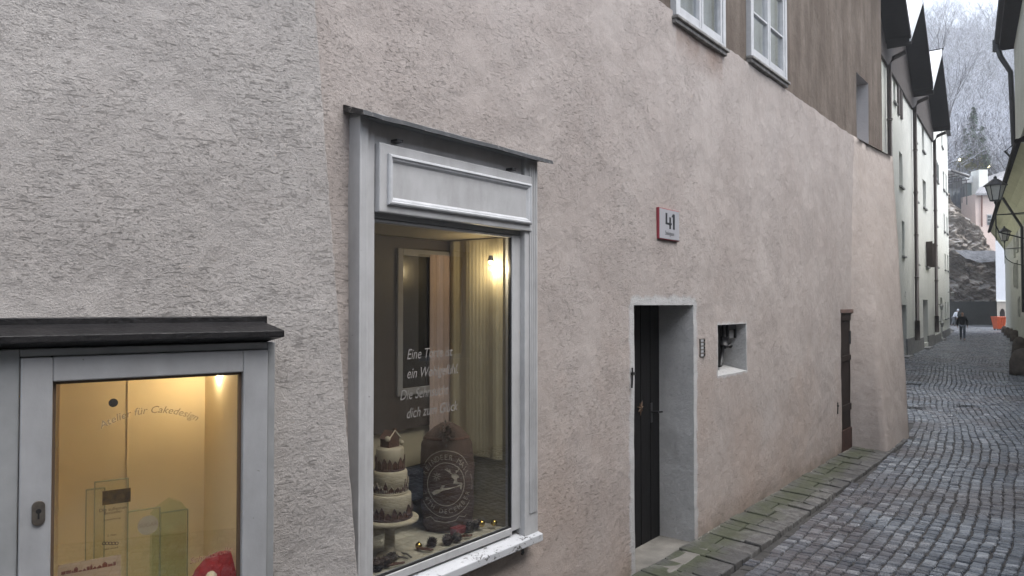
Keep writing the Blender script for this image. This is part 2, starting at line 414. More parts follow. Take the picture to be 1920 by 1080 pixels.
for r in range(-44, 66):
    w0 = r*W_; v = 4.0 + rs.uniform(0, .1)
    while v < cl_len[-1]-.3:
        far = v > 38
        ln = rs.uniform(.055, .105) * (1.0 if not far else 1.5)
        w1 = w0 + wave(v, w0) + rs.uniform(-.006, .006)
        k = min(VN, int(v/.5))
        if offs[k][0]+.04 < w1 < offs[k][1]-.04:
            p, nr = center(v+ln/2); c = p + nr*w1
            sl = (wave(v+.1, w0)-wave(v-.1, w0))/.2
            d = Vector((-nr.y, nr.x, 0)); du = (d + nr*sl).normalized(); dn = Vector((du.y, -du.x, 0))
            sett(c, du, dn, ln/2-.0035, W_/2-.0035)
        v += ln
road = setts.build('road', rm); tag(road, 'wet grey cobblestone lane laid in wavy rows', kind='structure')
jb = MB()
for k in range(NL):
    jb.quad(tuple(LB[k]+Vector((0, 0, -.009))), tuple(RB[k]+Vector((0, 0, -.009))), tuple(RB[k+1]+Vector((0, 0, -.014))), tuple(LB[k+1]+Vector((0, 0, -.014))))
# far forecourt beyond the lane
jb.quad((30, 66, -.02), (70, 66, -.02), (70, 92, -.02), (30, 92, -.02))
tag(jb.build('road_bed', M['joint']), 'dark sand joints between the cobbles', kind='structure')
pl = MB(); pl.quad((36, 71, -.008), (58, 71, -.008), (60, 86, -.008), (40, 86, -.008))
tag(pl.build('forecourt', pmat('pale_wet_paving', (.17, .18, .2), .4, .15, 3, .4, 30)), 'pale paved square at the end of the lane', kind='structure')

# loose mortar and grit along the foot of the wall
gb_ = MB(); rs = random.Random(31)
for k in range(520):
    a_ = rs.uniform(2.2, 10.6); n_ = abs(rs.gauss(0, .018))+.004; r_ = rs.uniform(.003, .010)
    if 2.9 < a_ < 4.0: continue
    p_ = F2.pt(n_, a_, .058+r_*.3); i = len(gb_.v)
    for dx, dy, dz in ((-1, 0, 0), (0, -1, 0), (1, 0, 0), (0, 1, 0), (0, 0, .8)): gb_.v.append((p_.x+dx*r_*rs.uniform(.7, 1.6), p_.y+dy*r_*rs.uniform(.7, 1.6), p_.z+dz*r_))
    gb_.f += [(i, i+1, i+4), (i+1, i+2, i+4), (i+2, i+3, i+4), (i+3, i, i+4)]
tag(gb_.build('grit', pmat('pale_mortar_crumbs', (.34, .31, .28), .9, .3, 20)), 'crumbs of pale mortar and grit along the foot of the wall', kind='stuff')
# raised stone strip along the pink wall, mossy
mm, mn, B_, N_, L_ = newmat('mossy_stone'); v_ = mapped(N_, L_)
rnd = N_('NewGeometry').outputs['Random Per Island']
cS = ramp(N_, L_, rnd, [(0, (.065, .066, .068)), (.5, (.115, .113, .112)), (1, (.18, .176, .17))])
cS = mixc(N_, L_, ramp(N_, L_, noise_node(N_, L_, v_, 14, 5), [(.35, (1, 1, 1)), (.65, (0, 0, 0))]), cS, (.06, .058, .056))
sx = N_('SeparateXYZ'); L_(v_, sx.inputs[0])
bandm = mth(N_, L_, 'SUBTRACT', 1.0, mth(N_, L_, 'MULTIPLY', mth(N_, L_, 'ABSOLUTE', mth(N_, L_, 'SUBTRACT', sx.outputs[0], .17)), 4.2))
mo = mth(N_, L_, 'ADD', mth(N_, L_, 'MULTIPLY', bandm, .30), mth(N_, L_, 'MULTIPLY', noise_node(N_, L_, v_, 2.2, 8, .75), 1.0))
mo = ramp(N_, L_, mo, [(.50, (0, 0, 0)), (.76, (.85, .85, .85))])
cS = mixc(N_, L_, ramp(N_, L_, noise_node(N_, L_, v_, 45, 4, .7), [(.35, (.6, .6, .6)), (.5, (0, 0, 0))]), cS, (.035, .033, .03)); cS = mixc(N_, L_, mo, cS, mixc(N_, L_, noise_node(N_, L_, v_, 5, 4), (.035, .037, .026), (.065, .078, .036)))
L_(cS, B_.inputs['Base Color']); L_(ramp(N_, L_, noise_node(N_, L_, v_, 4, 3), [(.3, (.45, .45, .45)), (.7, (.8, .8, .8))]), B_.inputs['Roughness'])
bb = N_('Bump'); bb.inputs['Strength'].default_value = .8; bb.inputs['Distance'].default_value = .012
L_(noise_node(N_, L_, v_, 28, 6, .65), bb.inputs['Height']); L_(bb.outputs[0], B_.inputs['Normal'])
st = MB(); s = -3.0; rs = random.Random(11)
while s < 10.9:
    ln = rs.uniform(.10, .30); cut = rs.uniform(.16, .38)
    for a, b, zt in ((.0, cut, .055), (cut, KERB-.01, .04)):
        if s > 9.6: b = min(b, b)
        hh = rs.uniform(-.011, .009); gp = rs.uniform(.004, .009)
        st.hexa([(a+.003, s+gp, -.05), (b, s+gp+rs.uniform(-.01, .01), -.05), (b, s+ln-gp, -.05), (a+.003, s+ln-gp, -.05),
                 (a+.003, s+gp, zt+hh+.01), (b-.008, s+gp+.004, zt+hh-.012), (b-.008, s+ln-gp-.004, zt+hh-.01+rs.uniform(-.004, .004)), (a+.003, s+ln-gp, zt+hh+.008)])
    s += ln
st.rough(.010, 9)
o = st.build('pavement', mm, frame=F2, bevel=.008); tag(o, 'mossy strip of worn stone slabs along the pink wall', kind='structure')

# ================================================================== near grey house (left)
h1 = thing('house', 'grey roughcast house at the left edge with a lit display cabinet', 'house', F1)
e0 = F1.hit(588, 0); e1 = F1.hit(668, 1080)
def edge1(z):
    t = (z-e1[1])/(e0[1]-e1[1]); t = min(1.15, max(-.6, t))
    return e1[0]+(e0[0]-e1[0])*t
A0, ZT = F1.hit(-60, 660, .1)[0], 2.06
A1 = F1.hit(517, 800, .1)[0]
ZB = .72
S = lines(-7, 0, .05, [A0+.03, A1-.03]); Z = lines(-.1, 8.5, .05, [ZB+.03, ZT])
nf1 = lambda a, z: wnoise(a, z, .006, 3, 1) + wnoise(a, z, .003, 11, 2)
k0 = len(S)-1
def sf1(a, z):   # shear the last half metre so that the wall ends on the slanting corner
    t = max(0, (a+.8)/.8)
    return a + t*(edge1(z) + .006*noise.noise(Vector((0, z*14, 5))) + .004*noise.noise(Vector((0, z*40, 9))))
b = MB(); hole = (A0+.03, A1-.03, ZB+.03, ZT)
hole = (min(S, key=lambda x: abs(x-hole[0])), min(S, key=lambda x: abs(x-hole[1])), min(Z, key=lambda x: abs(x-hole[2])), min(Z, key=lambda x: abs(x-hole[3])))
grid_wall(b, S, Z, [hole], nf1, sf1)
# rounded corner and return
for z0, z1 in zip(Z, Z[1:]):
    pr = [(nf1(0, z0), sf1(0, z0), z0)]; pr2 = [(nf1(0, z1), sf1(0, z1), z1)]
    for dn, ds in ((-.006, .008), (-.018, .012), (-.14, .02)):
        pr.append((dn, sf1(0, z0)+ds, z0)); pr2.append((dn, sf1(0, z1)+ds, z1))
    for i in range(3): b.quad(pr[i], pr[i+1], pr2[i+1], pr2[i])
b.box(-6, -1.1, -7, -1.2, 0, 8.5)
b.build('wall', M['plaster_grey'], h1, smooth=True)
r = MB(); r.prism([(.5, 8.4), (-5, 11.5), (-5, 11.3), (.45, 8.2)], 1, -7, -.3); r.build('roof', M['slate'], h1)

# display cabinet window: canopy, casing, sash, pane, lock, lettering
cab = MB()
zc = ZT
cx0, cx1 = A0, A1
zs0 = F1.hit(97, 715, .07)[1]                    # top of the pane
pa0, pa1 = F1.hit(97, 800, .07)[0], F1.hit(452, 800, .07)[0]
sa0, sa1 = F1.hit(36, 800, .10)[0], F1.hit(503, 800, .10)[0]
zt_s = F1.hit(480, 655, .10)[1]                  # top of the sash
pz0 = .86
cab.box(-.02, .085, cx0, sa0, ZB, zc-.02); cab.box(-.02, .085, sa1, cx1, ZB, zc-.02)
cab.box(-.02, .084, sa0, sa1, zt_s, zc-.02); cab.box(-.02, .11, cx0-.02, cx1+.02, ZB-.04, ZB+.02)
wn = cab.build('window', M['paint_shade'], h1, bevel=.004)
sm_ = MB(); T = .012
sm_.box(.03, .10, sa0+.002, pa0, ZB+.022, zt_s-.003); sm_.box(.03, .10, pa1, sa1-.002, ZB+.022, zt_s-.003)
sm_.box(.03, .099, pa0, pa1, zs0, zt_s-.003); sm_.box(.03, .099, pa0, pa1, ZB+.022, pz0)
sm_.build('sash', M['paint_cabinet'], wn, bevel=.006, seg=3)
sb = MB()   # inner bead round the glass
for a, b_, z0, z1 in ((pa0, pa0+T, pz0, zs0), (pa1-T, pa1, pz0, zs0), (pa0, pa1, zs0-T, zs0), (pa0, pa1, pz0, pz0+T)):
    sb.box(.055, .072, a, b_, z0, z1)
sb.build('glazing_bead', pmat('dark_bead', (.10, .065, .04), .5), wn)
gp = MB(); gp.box(.058, .062, pa0+.001, pa1-.001, pz0, zs0-.001); gp.build('pane', M['glass'], wn)
# canopy
zb_ = F1.hit(200, 601, 0)[1]; zf_ = F1.hit(200, 637, .17)[1]; ce = F1.hit(534, 620, .17)[0]; cb = F1.hit(484, 598, 0)[0]
cn = MB(); c0 = cx0-.06
cn.hexa([(-.01, c0, zc-.03), (.17, c0, zf_-.006), (.17, ce, zf_-.006), (-.01, cb+.02, zc-.03), (-.01, c0, zb_), (.17, c0, zf_+.022), (.17, ce, zf_+.022), (-.01, cb, zb_)])
cn.box(-.01, .035, c0, cb+.03, zb_-.03, zb_+.014)
cn.build('canopy', M['slate'], wn, bevel=.004)
# lock
ls, lz = F1.hit(72, 962, .10)
lk = MB(); pr = [(ls+.021*math.cos(a), lz+.021*math.sin(a)+(.024 if math.sin(a) > 0 else -.024)) for a in [2*math.pi*k/24 for k in range(24)]]
lk.prism(pr, 0, .098, .108); l_ = lk.build('lock', M['steel'], wn, bevel=.002)
kh = MB(); kh.prism([(ls+.009*math.cos(a), lz+.008+.009*math.sin(a)) for a in [2*math.pi*k/16 for k in range(16)]], 0, .107, .1095)
kh.box(.107, .1093, ls-.003, ls+.003, lz-.02, lz+.004); kh.build('keyhole', M['black'], wn)
# lettering, etched on the pane
tx = MB(); c1 = F1.hit(280, 772, .063); lft = F1.hit(186, 795, .063); rgt = F1.hit(370, 783, .063)
wid = rgt[0]-lft[0]; RA = wid*.95
def arch(x, y):
    a = x/RA; return (.0635, c1[0]+.004+(RA+y)*math.sin(a), c1[1]-RA-.006+(RA+y)*math.cos(a))
vv, _ = text('Atelier für Cakedesign', 1, .25); wv = max(p[0] for p in vv)-min(p[0] for p in vv)
add_text(tx, 'Atelier für Cakedesign', arch, wid/wv*1.02, .25)
tx.build('lettering', M['letter_dark'], wn)
t2 = MB(); c2 = F1.hit(395, 1046, .063)
add_text(t2, 'Schokorolle', lambda x, y: (.0635, c2[0]+x, c2[1]+y+.12*x), .034, .25, 'CENTER'); t2.build('lettering', pmat('faint_rose_lettering', (.30, .16, .12), .7), wn)
dt = MB(); d0 = F1.hit(212, 755, .05); dt.prism([(d0[0]+.0165*math.cos(a), d0[1]+.0165*math.sin(a)) for a in [2*math.pi*k/24 for k in range(24)]], 0, .0535, .0575)
dt.build('vent_cap', M['black'], wn)
# cabinet box
D1 = .58
ib = MB()
ia0, ia1, iz0, iz1 = A0+.04, F1.hit(455, 800, .06)[0], ZB+.06, zs0+.06
ib.quad((-D1, ia0, iz0), (-D1, ia1, iz0), (-D1, ia1, iz1), (-D1, ia0, iz1))
ib.quad((.03, ia1, iz0), (-D1, ia1, iz0), (-D1, ia1, iz1), (.03, ia1, iz1))
ib.quad((.03, ia0, iz0), (-D1, ia0, iz0), (-D1, ia0, iz1), (.03, ia0, iz1))
ib.quad((.03, ia0, iz1), (-D1, ia0, iz1), (-D1, ia1, iz1), (.03, ia1, iz1))
ib.quad((.03, ia0, iz0), (-D1, ia0, iz0), (-D1, ia1, iz0), (.03, ia1, iz0))
for k in (.32, .62): ib.box(-D1+.001, -D1+.006, ia0+(ia1-ia0)*k, ia0+(ia1-ia0)*k+.004, iz0, iz1)
ob = MB(); ob.box(-D1-.06, -D1-.02, ia0-.05, ia1+.05, iz0-.05, iz1+.05); ob.box(-D1-.06, .02, ia1+.012, ia1+.03, iz0-.05, iz1+.05)
ob.box(-D1-.06, .02, ia0-.03, ia0-.012, iz0-.05, iz1+.05); ob.box(-D1-.06, .02, ia0-.03, ia1+.03, iz1+.02, iz1+.04); ob.box(-D1-.06, .02, ia0-.03, ia1+.03, iz0-.04, iz0-.02)
ib.build('display_box', M['interior'], h1); ob.build('display_box_casing', M['door_dark'], h1)
def lamp_spot(frame, n, a, z, r, power, label, colr=(1, .82, .55), kind='POINT', aim=None):
    t = thing('spotlight', label, 'lamp', frame, (n, a, z))
    bb = MB(); bb.lathe((n, a, z), [(r*.6, .03), (r, .0), (r*.95, -.004)], 16); bb.build('housing', M['steel'], t)
    bu = MB(); bu.ball((n, a, z-.012), r*.55, 10); bu.build('bulb', emit('warm_bulb', (1, .75, .4), 30), t)
    ld = bpy.data.lights.new('lamp', kind); ld.energy = power; ld.color = colr
    ld.shadow_soft_size = .02
    lo = bpy.data.objects.new('lamp', ld); col.objects.link(lo); lo.parent = t; lo.location = (0, 0, -.05)
    if kind == 'SPOT': ld.spot_size = R(130); ld.spot_blend = .8
    return t
q = F1.hit(403, 701, -.35)
lamp_spot(F1, -.33, q[0], iz1-.045,   .022, 1.35, 'small bright spot lamp under the top of the lit cabinet')

# things in the cabinet
M['acrylic'] = glass_mat('clear_acrylic', (.965, .975, .945), 1.0); M['acrylic_green'] = glass_mat('green_cast_glass', (.87, .93, .86), 1.0)
M['edge'] = pmat('acrylic_edge', (.30, .33, .20), .3, .1)
M['gold'] = pmat('gold_foil', (.22, .13, .03), .3, .4, 30, metal=.5)
def hb(n, x0, y0, x1, y1):
    a, b = F1.hit(x0, (y0+y1)/2, n)[0], F1.hit(x1, (y0+y1)/2, n)[0]; z1 = F1.hit((x0+x1)/2, y0, n)[1]; z0 = F1.hit((x0+x1)/2, y1, n)[1]
    return a, b, z0, z1
FL = iz0
def plaque(n, x0, y0, x1, y1, label, mat, glyphs=(), th=.018, top=None):
    a, b, z0, z1 = hb(n, x0, y0, x1, y1); z0 = FL+.02; 
    t = thing('award_plaque', label, 'plaque', F1, (n, (a+b)/2, FL))
    p = MB(); p.box(n-th/2, n+th/2, a, b, z0, z1); pp = p.build('plate', mat, t)
    e = MB(); k = .0025
    for q in ((a, a+k, z0, z1), (b-k, b, z0, z1), (a, b, z1-k, z1)): e.box(n-th/2-.0004, n+th/2+.0004, *q)
    e.build('edge', M['edge'], t)
    f = MB(); f.box(n-.05, n+.05, a-.01, b+.01, FL+.001, FL+.02); f.build('foot', M['acrylic_green'], t)
    return t, (a, b, z0, z1)
t, bx = plaque(-.30, 176, 900, 240, 1075, 'tall clear acrylic award with a gold label near its top', M['acrylic'])
a, b, z0, z1 = hb(-.285, 192, 918, 245, 944)
m_ = MB(); m_.box(-.290, -.284, a, b, z0, z1); m_.build('gold_label', M['gold'], t)
m_ = MB()
for (x, y, s_, st_) in ((212, 957, .020, 'Die süßesten'), (212, 963, .018, 'Bestseller'), (210, 975, .012, 'Auszeichnung'), (210, 1005, .012, '2. Platz'), (208, 1030, .012, 'cake award')):
    p = F1.hit(x, y, -.288); add_text(m_, st_, lambda u, v, p=p: (-.2895, p[0]+u, p[1]+v), s_, 0, 'CENTER', .0)
for k in range(5):
    p = F1.hit(195+k*6, 1019, -.288); m_.tube([(-.289, p[0]+.006*math.cos(q), p[1]+.006*math.sin(q)) for q in [k2*math.pi/5 for k2 in range(11)]], .0015, 4)
m_.build('inscription', pmat('plaque_print', (.07, .04, .045), .5, .1), t)
t, bx = plaque(-.36, 160, 916, 196, 1075, 'narrow clear acrylic award behind the gold labelled one', M['acrylic'])
t, bx = plaque(-.30, 238, 955, 300, 1070, 'clear acrylic award with a round frosted medallion', M['acrylic'])
p = F1.hit(278, 985, -.28); m_ = MB(); m_.prism([(p[0]+.042*math.cos(q), p[1]+.042*math.sin(q)) for q in [k*math.pi/16 for k in range(32)]], 0, -.286, -.284)
m_.build('medallion', pmat('frosted_disc', (.50, .44, .33), .6), t)
m_ = MB(); add_text(m_, 'SUGAR', lambda u, v: (-.2825, p[0]+u, p[1]-.006+v), .024); m_.build('inscription', pmat('disc_print', (.3, .25, .18), .6), t)
t, bx = plaque(-.42, 300, 958, 352, 1070, 'blank clear acrylic award at the right of the frosted medallion', M['acrylic'])
# rock shaped glass trophy
t = thing('glass_trophy', 'pale green cut glass trophy with a faceted peaked top', 'trophy', F1, (-.36, F1.hit(320, 1000, -.36)[0], FL))
a, b, z0, z1 = hb(-.36, 286, 938, 350, 1075); w_ = b-a
m_ = MB(); m_.prism([(a, FL+.02), (b, FL+.02), (b, z1-.05), (b-.02, z1-.02), (a+w_*.55, z1), (a+w_*.2, z1-.03), (a, z1-.06)], 0, -.42, -.37); m_.build('body', M['acrylic_green'], t)
m_ = MB(); m_.box(-.45, -.34, a-.02, b+.02, FL+.001, FL+.02); m_.build('base', M['edge'], t)
# card with a red town drawing
a, b, z0, z1 = hb(-.12, 108, 1050, 226, 1120); t = thing('postcard', 'cream card printed with a red brown drawing of a castle town', 'card', F1, (-.12, (a+b)/2, FL))
m_ = MB(); m_.box(-.122, -.12, a, b, FL+.001, z1); m_.build('sheet', pmat('card_paper', (.55, .40, .27), .8), t)
m_ = MB(); rr = random.Random(5); x = a+.012
z1 -= .006
while x < b-.02:
    wd = rr.uniform(.008, .02); h_ = rr.uniform(.004, .018)
    m_.box(-.1198, -.1192, x, x+wd*.9, z1-.034, z1-.024+h_-.012)
    if rr.random() < .5: m_.prism([(x, z1-.024+h_-.012), (x+wd*.5, z1-.016+h_-.012), (x+wd*.9, z1-.024+h_-.012)], 0, -.1197, -.1193)
    x += wd
m_.build('drawing', pmat('red_ink', (.22, .06, .03), .7), t)
# red felt hat with a white bobble
rh = MB(); p = F1.hit(420, 1080, -.10)
m_ = MB(); prof = [(.10, 0), (.105, .03), (.095, .07), (.07, .10), (.03, .125), (.004, .135)]
m_.lathe((-.12, p[0]+.012, p[1]-.065), [(r*1.25, z*1.25) for r, z in prof], 28, .9, 1.15, lambda an, z: 1+.10*math.sin(an*3+z*30)+.05*math.sin(an*7))
m_.rough(.012, 14)
t = thing('felt_hat', 'crumpled red felt hat with a white bobble in the lit cabinet', 'hat', F1, (-.12, p[0], p[1]-.09))
m_.build('cone', pmat('red_felt', (.30, .015, .022), .9, .2, 30, .5, 90), t, smooth=True)
m_ = MB(); p2 = F1.hit(397, 1080, .0); m_.ball((-.005, p2[0], p2[1]-.004), .022, 16); m_.rough(.004, 60); m_.build('bobble', pmat('white_fur', (.75, .68, .55), .95, .1, 60, .8, 120), t, smooth=True)
m_ = MB(); m_.box(-.25, .0, ia0+.02, ia1-.01, FL+.0, FL+.002); 

# ================================================================== pink house with the shop window
h2 = thing('house', 'pink plastered house with brown upper storey, shop window and two old doors', 'house', F2)
PZ = 4.81                                       # top of the pink plaster
SEND = F2.hit(1657, 320)[0]
# openings (s0, s1, z0, z1)
wx0, wx1 = F2.hit(673, 500, .08)[0], F2.hit(1008, 500, .08)[0]
wzt = F2.hit(1008, 312, .08)[1]; wzb = F2.hit(1003, 1003, .10)[1]
d1a, d1b = F2.hit(1189, 800)[0], F2.hit(1300, 800)[0]; d1t = F2.hit(1250, 572)[1]
na, nb = F2.hit(1345, 650)[0], F2.hit(1399, 650)[0]; nzt, nzb = F2.hit(1372, 608)[1], F2.hit(1372, 700)[1]
d2a, d2b = F2.hit(1577, 750)[0], F2.hit(1613, 750)[0]; d2t = F2.hit(1590, 586)[1]
glx0, glx1 = F2.hit(700, 500, .04)[0], F2.hit(975, 500, .04)[0]
gzt = F2.hit(960, 440, .04)[1]
DOORZ = .02
HW = (max(glx0-.04, wx0+.012), glx1+.03, .75, gzt+.0)
holes = [HW, (d1a, d1b, -.1, d1t), (na, nb, nzb, nzt), (d2a, d2b, -.1, d2t)]
ES = [x for h in holes for x in h[:2]] + [SEND]; EZ = [x for h in holes for x in h[2:]]
S = lines(-.36, SEND, .05, ES); Z = lines(-.1, PZ, .05, EZ)
def nf2(a, z): return wnoise(a, z, .012, 1.3, 3) + wnoise(a, z, .004, 6, 4) + .004
def zf2(a, z): return z + (.02*noise.noise(Vector((a*3, 0, 2))) + .012*noise.noise(Vector((a*11, 0, 7))) if z > PZ-.001 else 0)
b = MB(); grid_wall(b, S, Z, holes, nf2, lambda a, z: a, zf2)
for q, r_ in zip(S, S[1:]):    # thickness of the plaster at its upper edge
    b.quad((nf2(q, PZ), q, zf2(q, PZ)), (nf2(r_, PZ), r_, zf2(r_, PZ)), (-.06, r_, zf2(r_, PZ)+.015), (-.06, q, zf2(q, PZ)+.015))
wl = b.build('wall', M['plaster_pink'], h2, smooth=True)
pa = wl.data.attributes.new('paint', 'FLOAT', 'POINT'); da = wl.data.attributes.new('damp', 'FLOAT', 'POINT')
def rdist(a, z, h): return math.hypot(max(h[0]-a, 0, a-h[1]), max(h[2]-z, 0, z-h[3]))
for i, p in enumerate(b.v):
    a, z = p[1], p[2]
    d = rdist(a, z, holes[1]); v = max(0, 1-d/.16)*.95 if d > .0001 else .9
    d = rdist(a, z, holes[2]); v = max(v, max(0, 1-d/.10)*.62)
    d = rdist(a, z, (d2b, d2b+.3, 0, d2t)); v = max(v, 0)
    pa.data[i].value = v
    dm = max(0, 1-z/.35)*.35
    for (wa, wb) in ((F2.hit(1266, 60)[0], F2.hit(1352, 60)[0]),):
        if wa < a < wb: dm = max(dm, max(0, 1-(PZ-z)/.45)*1.0)
    da.data[i].value = dm
# reveals
b = MB(); reveal(b, holes[1], S, Z, .36, nf2, sides='lrt'); b.build('reveal', M['whitewash'], h2)
b = MB(); reveal(b, holes[2], S, Z, .30, nf2, flare=.06)
b.quad((-.30, na, nzb), (-.30, nb, nzb), (-.30, nb, nzt), (-.30, na, nzt))
b.build('reveal', M['whitewash'], h2, smooth=False)
b = MB(); reveal(b, holes[3], S, Z, .035, nf2, sides='lrt'); b.build('reveal', M['plaster_pink'], h2)
b = MB(); b.box(-.6, -.38, -.36, glx0-.06, -.1, PZ); b.box(-.9, -.75, -.3, SEND, -.1, 8.6); b.build('core_wall', M['plaster_brown'], h2)

# brown upper storey with two windows and a niche
uw = [(F2.hit(1262, 30)[0]+.01, F2.hit(1356, 40)[0]-.03), (F2.hit(1404, 90)[0], F2.hit(1470, 100)[0])]
uz = [F2.hit(1310, 58, .02)[1], F2.hit(1440, 128, .02)[1]]
n3 = (F2.hit(1609, 220)[0], F2.hit(1631, 220)[0], F2.hit(1620, 287)[1], F2.hit(1612, 138)[1])
uholes = [(uw[0][0], uw[0][1], uz[0], uz[0]+1.45), (uw[1][0], uw[1][1], uz[1], uz[1]+1.45), n3]
US = lines(-.36, SEND, .12, [x for h in uholes for x in h[:2]]); UZ = lines(PZ-.06 if min(uz+[n3[2]]) > PZ else min(uz+[n3[2]])-.02, 8.6, .12, [x for h in uholes for x in h[2:]])
nfu = lambda a, z: -.022 + wnoise(a, z, .008, 1.2, 8)
b = MB(); grid_wall(b, US, UZ, uholes, nfu)
b.quad((nfu(SEND, 5), SEND, 4), (-5, SEND+.3, 4), (-5, SEND+.3, 8.6), (nfu(SEND, 5), SEND, 8.6))
b.build('upper_wall', M['plaster_brown'], h2, smooth=False)
b = MB(); reveal(b, n3, US, UZ, .42, nfu); b.quad((-.42, n3[0], n3[2]), (-.42, n3[1], n3[2]), (-.42, n3[1], n3[3]), (-.42, n3[0], n3[3]))
b.build('reveal', pmat('pale_reveal', (.36, .355, .365), .9, .05, 3, .4, 40), h2)
b = MB(); b.prism([(.45, 8.4), (-5, 11.8), (-5, 11.6), (.4, 8.2)], 1, -.5, SEND+.3); b.build('roof', M['slate'], h2)
M['curtain'] = pmat('net_curtain', (.34, .35, .37), .9, .12, 3, .5, 6, stretch=(1, 5, .2), dist=.03)
for k, (a, bb_, z0, z1) in enumerate(uholes[:2]):
    fr = MB(); t = .05
    fr.box(-.06, .035, a-.015, a+t, z0, z1); fr.box(-.06, .035, bb_-t, bb_+.015, z0, z1); fr.box(-.06, .034, a+t, bb_-t, z1-t, z1); fr.box(-.06, .034, a+t, bb_-t, z0, z0+.035)
    f = fr.build('window', M['paint_white'], h2, bevel=.004)
    mid = (a+bb_)/2; ss = MB(); e = .042
    for p0, p1 in ((a+t, mid-.003), (mid+.003, bb_-t)):
        ss.box(-.03, .025, p0+.003, p0+e, z0+.038, z1-t-.003); ss.box(-.03, .025, p1-e, p1-.003, z0+.038, z1-t-.003)
        ss.box(-.03, .024, p0+e, p1-e, z0+.038, z0+.10); ss.box(-.03, .024, p0+e, p1-e, z1-t-.05, z1-t-.003)
        for zz in ((z0+.50, z0+.95)): ss.box(-.02, .018, p0+e, p1-e, zz, zz+.022)
    ss.build('sash', M['paint_white'], f, bevel=.004)
    gg = MB(); gg.box(-.012, -.008, a+t, bb_-t, z0+.04, z1-t); gg.build('pane', glass_mat('upper_glass', (.9, .92, .93), 2.0), f)
    cc = MB()
    for q in range(28):
        x0 = a+.02+(bb_-a-.04)*q/28; x1 = a+.02+(bb_-a-.04)*(q+1)/28; d0_ = -.10+.015*(q % 2); d1_ = -.10+.015*((q+1) % 2)
        cc.quad((d0_, x0, z0+.01), (d1_, x1, z0+.01), (d1_, x1, z1), (d0_, x0, z1))
    cc.build('curtain', M['curtain'], f, smooth=True)
    sl = MB(); sl.box(-.02, .065, a-.04, bb_+.04, z0-.04, z0-.012); sl.box(-.02, .04, a-.03, bb_+.03, z0-.075, z0-.04)
    sl.build('sill', pmat('grey_weathered_sill', (.27, .262, .25), .8, .3, 12, .6, 40), f, bevel=.006)

# battered pier at the far end of the wall
pt = [F2.loc(ground(1611, 846)), F2.loc(ground(1666, 851)), F2.loc(ground(1702, 820))]
tz = F2.hit(1620, 345)[1]
b = MB(); NZ = 40; far_n, far_s = pt[2][0], pt[2][1]
rows = []
for j in range(NZ+1):
    t = j/NZ; z = -.1+(PZ+.02+.1)*t; fl = (1-t)
    # the profile leans back with height and is rounded at the nearer corner
    o = pt[1][0]*(fl**1.15); o2 = pt[2][0]*(.28+.72*fl**.95)
    a0 = pt[0][1]; a1 = pt[1][1]+(SEND-.75-pt[1][1])*t*.6; a2 = SEND+.06+(pt[2][1]-SEND)*fl*1.0
    row = [(-.02, a0-.01), (o*.30+.006, a0+(a1-a0)*.30), (o*.72+.006, a0+(a1-a0)*.72), (o*.93+.008, a1-.05), (o+.008, a1+.05), (o+(o2-o)*.15+.012, a1+.2)]
    for q in (.35, .6, .85, 1): row.append((o+(o2*min(1, .0+q)-o)*q if False else o+(max(o2, .0)-o)*q+.01, a1+.2+(a2-a1-.2)*q))
    row.append((row[-1][0]-.10, a2+.06)); row.append((-1.2, a2+.10))
    rows.append([(p[0]+wnoise(p[1]*2, z, .01, 2, k), p[1], z) for k, p in enumerate(row)])
for r0, r1 in zip(rows, rows[1:]):
    for i in range(len(r0)-1): b.quad(r0[i], r0[i+1], r1[i+1], r1[i])
for i in range(1, len(rows[-1])-1): b.tri(rows[-1][0], rows[-1][i], rows[-1][i+1])
M['plaster_pier'] = plaster('pier_plaster', (.345, .30, .272), (.41, .365, .34), .7)
pr_ = b.build('pier', M['plaster_pier'], h2, smooth=True)
w_ = pr_.modifiers.new('weld', 'WELD'); w_.merge_threshold = .0005

# doors
b = MB(); b.box(-.40, -.345, d1a-.02, d1b+.02, -.05, d1t+.02)
dr = b.build('door', M['door_dark'], h2)
b = MB(); n_ = 6
for k in range(n_):
    x0 = d1a+(d1b-d1a)*k/n_; b.box(-.346, -.338, x0+.006, x0+(d1b-d1a)/n_-.006, .03, d1t)
b.build('plank', M['door_dark'], dr, bevel=.002)
hs_, hz_ = F2.hit(1222, 772, -.33); b = MB(); b.box(-.338, -.330, hs_-.02, hs_+.02, hz_-.10, hz_+.08)
b.tube([(-.33, hs_, hz_), (-.27, hs_, hz_), (-.27, hs_+.09, hz_-.005)], .009, 8); b.build('handle', M['iron'], dr)
b = MB(); b.box(-.36, .03, d1a-.01, d1b+.01, -.1, .035); b.box(.03, .20, d1a-.02, d1b-.05, -.1, .052); b.rough(.004, 9)
b.build('threshold', pmat('pale_concrete', (.20, .19, .172), .85, .2, 6, .5, 50), h2, bevel=.01)
b = MB(); b.box(-.07, -.031, d2a, d2b, -.03, d2t); dr2 = b.build('door', M['door_brown'], h2)
b = MB(); dw = d2b-d2a
b.box(-.032, -.008, d2a, d2a+.10, 0, d2t); b.box(-.032, -.008, d2b-.08, d2b, 0, d2t); b.box(-.032, -.009, d2a+.10, d2b-.08, d2t-.12, d2t); b.box(-.032, -.009, d2a+.10, d2b-.08, .62, .72); b.box(-.032, -.009, d2a+.10, d2b-.08, d2t-.72, d2t-.64)
b.build('door_frame', M['door_brown'], dr2, bevel=.004)
b = MB(); b.box(-.032, -.004, d2a+.03, d2b-.02, .02, .36); b.build('kick_board', M['door_red'], dr2, bevel=.004)
